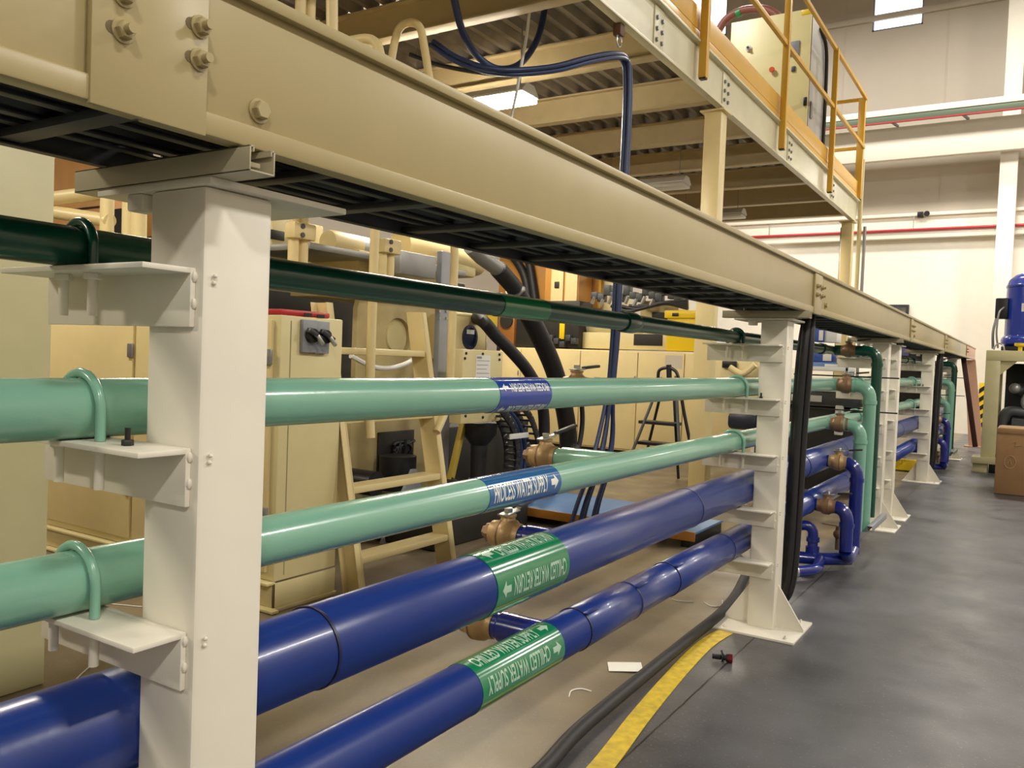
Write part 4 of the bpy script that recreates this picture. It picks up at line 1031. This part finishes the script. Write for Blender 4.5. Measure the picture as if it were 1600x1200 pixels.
# dark step ladder
t = thing('step_ladder', 'small dark folding step ladder standing before the cream guard doors', 'step ladder', (-4.1, 10.4, 0))
ys = 10.3
tl_, tr_ = PY(1037, 585, ys), PY(1058, 585, ys)
f = MB()
for px0, py0, px1, py1, yy0, yy1 in ((1034, 590, 988, 706, ys, ys-.35), (1056, 588, 1062, 720, ys, ys-.35)): f.tube([PY(px0, py0, yy0), PY(px1, py1, yy1)], .02, 10)
obj('front_leg', f, M_tray, t)
f = MB()
for px0, py0, px1, py1 in ((1036, 600, 1012, 700), (1052, 600, 1060, 748)): f.bar(PY(px0, py0, ys+.05), PY(px1, py1, ys+.35 if px1 < 1050 else ys), .035, .02)
obj('rear_leg', f, M_blackp, t)
obj('grab_loop', MB().tube([PY(1028, 592, ys), PY(1030, 579, ys), PY(1040, 575, ys), PY(1052, 577, ys), PY(1060, 590, ys), PY(1068, 640, ys), PY(1078, 690, ys)], .022, 10, 5).tube([PY(1045, 570, ys), PY(1046, 600, ys)], .035, 10), M_blackp, t)
for py, hw in ((658, 30), (690, 34)):
    a, b_ = PY(1030-hw*.9, py, ys-.1), PY(1030+hw, py, ys-.1); obj('step', MB().box(a.x, b_.x, ys-.22, ys+.03, a.z-.025, a.z+.015, .005), M_blackp, t)
# left: framed machine seen through the gap by the nearest post
Xq = -5.6
t = thing('tube_guard', 'cream tube guard frame behind nearest post, beside the tall olive cabinet', 'guard', (Xq, 3.4, 1.69))
Yq = 3.6
obj('top_rail', MB().tube([PY(60, 313, Yq), PY(165, 300, Yq)], .055, 16), M_cream, t)
obj('mid_rail', MB().tube([PY(60, 328, Yq), PY(172, 345, Yq)], .05, 16), M_cream, t)
obj('upright', MB().tube([PY(168, 296, Yq), PY(166, 400, Yq), PY(165, 480, Yq)], .05, 16), M_cream, t)
for px in (203, 217): obj('upright', MB().tube([PY(px+1, 290, Yq), PY(px-1, 400, Yq), PY(px-2, 480, Yq)], .055, 16), M_cream, t)
t = thing('orange_machine', 'orange machine housing glimpsed behind the cream tube guard', 'machine', (-9.4, 5.2, 1.7))
obj('body', down(bx_y(40, 240, 175, 480, 5.0, .6)), mat('dull_orange', 'e0a868', .5, var=.1), t)
obj('seams', bx_y(82, 325, 165, 327, 4.98, .03, bev=0), M_dark, t)
obj('dark_opening', bx_y(176, 325, 205, 400, 5.0, .3), M_dark, t)
obj('orange_edge', bx_y(222, 300, 240, 370, 5.0, .3), M_orange, t)
mesh1('dark_gap_block', MB().box(-9.0, -5.75, 4.1, 8.0, .0, 2.35, .02), M_dark, 'added dark block filling the shaded gap behind the electrical cabinet', 'machine')  # added block, coloured dark to give the shaded gap behind the cabinet
# pieces to the right of the clamp machine, upper
t = thing('cream_manifold', 'cream horizontal pipe block left of the slanting steel pipe', 'pipe', PX(730, 410, -5))
obj('pipe_run', MB().tube([PX(625, 382, -5.0), PX(680, 392, -5.0), PX(745, 412, -5.0)], .13, 20), M_cream, t)
obj('end_block', bx_x(712, 400, 745, 432, -4.9, .3, bev=.03), M_creamw, t)
# second machine bay to the right of post 2
Yb = 12.0
t = thing('blue_shelf_unit', 'rack shelf holding blue boxes, seen under the beam right of hose bundle', 'shelf', PY(1300, 700, Yb))
obj('upright', MB().box(PY(1322, 560, Yb).x, PY(1326, 560, Yb).x, Yb, Yb+.5, 0, 1.85), M_steel, t)
obj('shelf', bx_y(1262, 573, 1326, 580, Yb, .5), M_white, t)
for i, (q, l) in enumerate((((1270, 513, 1287, 534), 'blue carton on the upper part of the rack, left one'), ((1268, 548, 1300, 566), 'blue carton in lower row of the rack shelf'), ((1262, 566, 1310, 575), 'flat pale blue carton on the rack shelf under the blue carton'))):
    cbx = thing('blue_carton', l, 'box', PY(q[0], q[3], Yb+.2), 'blue cartons on the rack'); obj('carton', bx_y(*q, Yb+.05, .35), M_bluep if i == 2 else mat('blue_carton_print', '2c50a0', .5), cbx)
    obj('white_face', bx_y(q[0]+(q[2]-q[0])*.55, q[1]+3, q[2]-1, q[3]-2, Yb+.045, .01), M_white, cbx)
mesh1('white_carton', bx_y(1288, 515, 1308, 535, Yb+.1, .3), M_white, 'white printed carton beside the upper blue carton on the rack', 'box')
mesh1('white_sheet_stack', bx_y(1240, 592, 1330, 612, 10.65, .5), M_paper, 'pale stack of sheets on bench behind the upper aqua pipe', 'stack')
t = thing('grey_bench', 'dark grey bench behind the first drop pipes', 'bench', PY(1290, 760, 10.6))
obj('top', bx_y(1180, 612, 1345, 632, 10.6, .6), M_tray, t)
obj('name_plate', bx_y(1236, 617, 1284, 627, 10.58, .02), M_white, t)
obj('body', down(bx_y(1180, 632, 1345, 700, 10.7, .5)), M_dark, t)
obj('leg', bx_y(1304, 632, 1317, 680, 10.6, .06), M_white, t)
mesh1('white_partition', bx_y(1200, 578, 1480, 720, 18.6, .15), M_wallw, 'white low partition behind the far posts', 'partition')
t = thing('dark_equipment', 'dark machine equipment between far posts under the beam', 'machine', PY(1420, 700, 15.5))
obj('body', bx_y(1395, 545, 1450, 640, 15.5, .5), M_dark, t)
obj('blue_pack', bx_y(1402, 540, 1420, 556, 15.45, .06), mat('pale_purple', '6a6a9a', .4), t)
mesh1('floor_bumper', bx_y(1392, 718, 1432, 735, 13.8, .3), M_yelb, 'yellow low bumper on the floor behind the far gusseted post', 'bumper')
t = thing('small_cream_machine', 'small cream machine block seen between brackets of the second post', 'machine', PY(1160, 590, 10.5))
obj('body', bx_y(1125, 562, 1185, 640, 10.5, .4), M_creamw, t)
obj('hose_loop', MB().tube([PY(1140, 574, 10.4), PY(1160, 584, 10.4), PY(1180, 570, 10.4)], .04, 10, 5), M_cream, t)
obj('black_block', bx_y(1128, 564, 1150, 575, 10.45, .05), M_blackp, t)
mesh1('dark_drum', bx_y(1135, 645, 1182, 672, 10.3, .4, bev=.06), mat('dark_blue_black', '1e2230', .4), 'dark rounded machine part behind the second post brackets', 'machine part')

# beam end leg
t = thing('beam_end_leg', 'reddish end leg slanting down from the far end of the beam', 'leg', (-1.1, 19.9, 0))
obj('leg_plate', MB().prism([(-1.28, 1.82), (-1.08, 1.82), (-.86, .0), (-1.12, .0)], 'y', 19.86, 19.92), M_beam_far, t)
obj('foot', MB().box(-1.2, -.8, 19.75, 20.05, 0, .02), M_beam_far, t)
mesh1('maroon_strut', MB().bar((-1.22, 18.6, 1.83), (-.93, 18.6, .1), .09, .09), M_rust, 'dark maroon slanted strut before the reddish beam end leg', 'strut')

# ------------------------------------------------------------------ right edge machine with blue tank
ym = 14.8
zt = 1.9; xl = -.665
t = thing('tank_stand', 'olive cream steel machine frame at the right edge, carrying a blue tank', 'frame', (.2, ym+.5, 0))
def fr(a, b_, c_, d, e, g): return MB().box(a, b_, c_, d, e, g, .006)
obj('front_leg', fr(xl, xl+.2, ym, ym+.2, .22, zt-.16), M_olive, t)
obj('rear_leg', fr(xl, xl+.2, ym+1.3, ym+1.5, .22, zt-.16), M_olive, t)
obj('right_leg', fr(1.2, 1.4, ym, ym+.2, .22, zt-.16), M_olive, t)
obj('top_rail', fr(xl, 1.4, ym, ym+.2, zt-.16, zt).box(xl, xl+.2, ym+.2, ym+1.5, zt-.16, zt).box(xl, 1.4, ym+.2, ym+1.5, zt-.03, zt-.01), M_olive, t)
obj('corner_gusset', MB().prism([(xl+.2, zt-.16), (xl+.42, zt-.16), (xl+.2, zt-.38)], 'y', ym+.05, ym+.07), M_olive, t)
obj('foot_beam', fr(xl-.12, 1.4, ym-.1, ym+.3, .14, .24), M_olive, t)
obj('foot_block', fr(xl-.1, xl+.1, ym-.05, ym+.2, 0, .14), M_olive, t)
obj('black_base_box', fr(xl+.12, 1.3, ym, ym+1.4, 0, .14), M_blackp, t)  # black base between the floor and the foot beam
obj('lower_shelf', fr(xl+.2, 1.2, ym+.05, ym+1.4, .24, .3), M_blackp, t)
# machinery inside frame
t = thing('pump_set', 'dark pump machinery with grey round parts inside the machine frame', 'machine', (.1, ym+.8, .3))
obj('back_panel', MB().box(xl+.25, 1.2, ym+1.2, ym+1.25, .3, 1.72), M_blackp, t)
obj('motor', MB().cyl((-.1, ym+.5, 1.35), (.6, ym+.5, 1.35), .2).cyl((-.22, ym+.45, 1.3), (-.1, ym+.45, 1.3), .1), M_tray, t)
obj('valve_wheel', MB().tube([(.02+.16*math.cos(a*math.pi/12), ym+.25, 1.12+.16*math.sin(a*math.pi/12)) for a in range(25)], .04, 10), M_steel, t)
obj('grey_ball', MB().ball((-.26, ym+.3, 1.32), .085), M_steel, t)
obj('bent_hose', MB().tube([(-.1, ym+.3, .95), (-.33, ym+.25, .95), (-.4, ym+.25, .75), (-.4, ym+.25, .35)], .085, 14, 6), M_tray, t)
obj('grey_case', MB().box(-.28, .8, ym+.12, ym+.6, .32, .86, .01), mat('dark_slate', '3a4145', .45), t)
# tank
tc = V((.02, ym+.75, 0))
t = thing('blue_tank', 'glossy blue compressor tank standing on the machine frame at right edge', 'tank', (tc.x, tc.y, zt))
r = .52
prof = [(0, 0), (0, r*.8), (.03, r*.93), (.06, r*1.0), (.12, r*1.02), (.16, r*1.0), (.20, r*.93), (.95, r*.93), (.96, r*.95), (.99, r*.95), (1.0, r*.93), (1.08, r*.88), (1.16, r*.72), (1.22, r*.4), (1.24, 0)]
obj('shell', MB().lathe(prof, (tc.x, tc.y, zt+.06), (0, 0, 1), 48), M_tankb, t)
obj('foot_bracket', MB().box(tc.x-.5, tc.x+.5, tc.y-.5, tc.y-.42, zt, zt+.07, .004).box(tc.x-.5, tc.x+.5, tc.y+.42, tc.y+.5, zt, zt+.07, .004).box(tc.x-.5, tc.x-.42, tc.y-.45, tc.y+.45, zt, zt+.07, .004), M_blackp, t)
lb = MB(); 
for k in range(5):
    a0 = math.radians(238+k*5); a1 = math.radians(243+k*5); R = r*.93+.003
    p0, p1 = V((tc.x+R*math.cos(a0), tc.y+R*math.sin(a0), 0)), V((tc.x+R*math.cos(a1), tc.y+R*math.sin(a1), 0))
    v_ = [lb.bm.verts.new((p_.x, p_.y, z)) for p_, z in ((p0, zt+.62), (p1, zt+.62), (p1, zt+.75), (p0, zt+.75))]; lb.bm.faces.new(v_)
obj('label', lb, M_white, t)
eb = obj('electric_box', MB().box(tc.x-.62, tc.x-.44, tc.y-.22, tc.y-.02, zt+.52, zt+.85, .02), M_blackp, t)
obj('electric_cable', MB().tube([(tc.x-.5, tc.y-.24, zt+.7), (tc.x-.56, tc.y-.3, zt+.6), (tc.x-.58, tc.y-.3, zt+.3), (tc.x-.55, tc.y-.25, zt+.05)], .014, 8, 6).tube([(tc.x-.6, tc.y-.2, zt+.52), (tc.x-.63, tc.y-.24, zt+.3), (tc.x-.62, tc.y-.2, zt+.04)], .02, 8, 6), M_steel, t)
mesh1('yellow_valve', MB().lathe([(0, 0), (0, .03), (.06, .03), (.08, .08), (.12, .08), (.12, 0)], (tc.x-.24, ym+.08, zt), (0, 0, 1), 16), M_yelb, 'small yellow knob on the machine frame under the blue tank', 'knob')
mesh1('anchor_shackle', MB().tube([(tc.x-.52+.07*math.cos(a*math.pi/8), ym+.12, zt+.01+.1*math.sin(a*math.pi/8)) for a in range(9)], .012, 8), M_chrome, 'small metal shackle on the machine frame left of the yellow knob', 'shackle')
# striped post behind
x0 = PY(1533, 640, 20.9)
t = thing('bollard', 'yellow and black striped guard strip beside the machine frame', 'guard', (x0.x, 20.9, 0))
zz0, zz1 = .0, PY(1535, 598, 20.9).z; hh = zz1-.0
obj('strip', MB().box(x0.x-.06, x0.x+.06, 20.85, 20.95, 0.0, zz1, .005), M_yelb, t)
for k in range(9):
    z = .1+k*.2
    if z+.22 < zz1: obj('stripe', MB().prism([(x0.x-.06, z), (x0.x+.06, z+.1), (x0.x+.06, z+.2), (x0.x-.06, z+.1)], 'y', 20.846, 20.849), M_blackp, t)
# cardboard box
t = thing('cardboard_box', 'brown cardboard box on the floor at the right edge, before the machine frame', 'box', (.25, 12.6, 0))
obj('carton', MB().box(-.38, .75, 12.25, 13.0, .005, .84, .006), M_board, t)
obj('flap', MB().box(-.36, .73, 12.27, 12.98, .84, .846, .002).box(-.38, .75, 12.24, 12.25, .78, .84, .001), M_board, t)
mk = MB().tube([PY(1578+9*math.cos(a*math.pi/8), 722+10*math.sin(a*math.pi/8), 12.247) for a in range(17)], .004, 6)
mk.tube([PY(1574, 724, 12.247), PY(1578, 718, 12.247), PY(1580, 726, 12.247)], .004, 6)
mk.tube([PY(1580, 692, 12.247), PY(1588, 690, 12.247), PY(1586, 697, 12.247), PY(1596, 696, 12.247)], .004, 6)
obj('printed_mark', mk, mat('pale_tan_ink', 'b99571', .7), t)
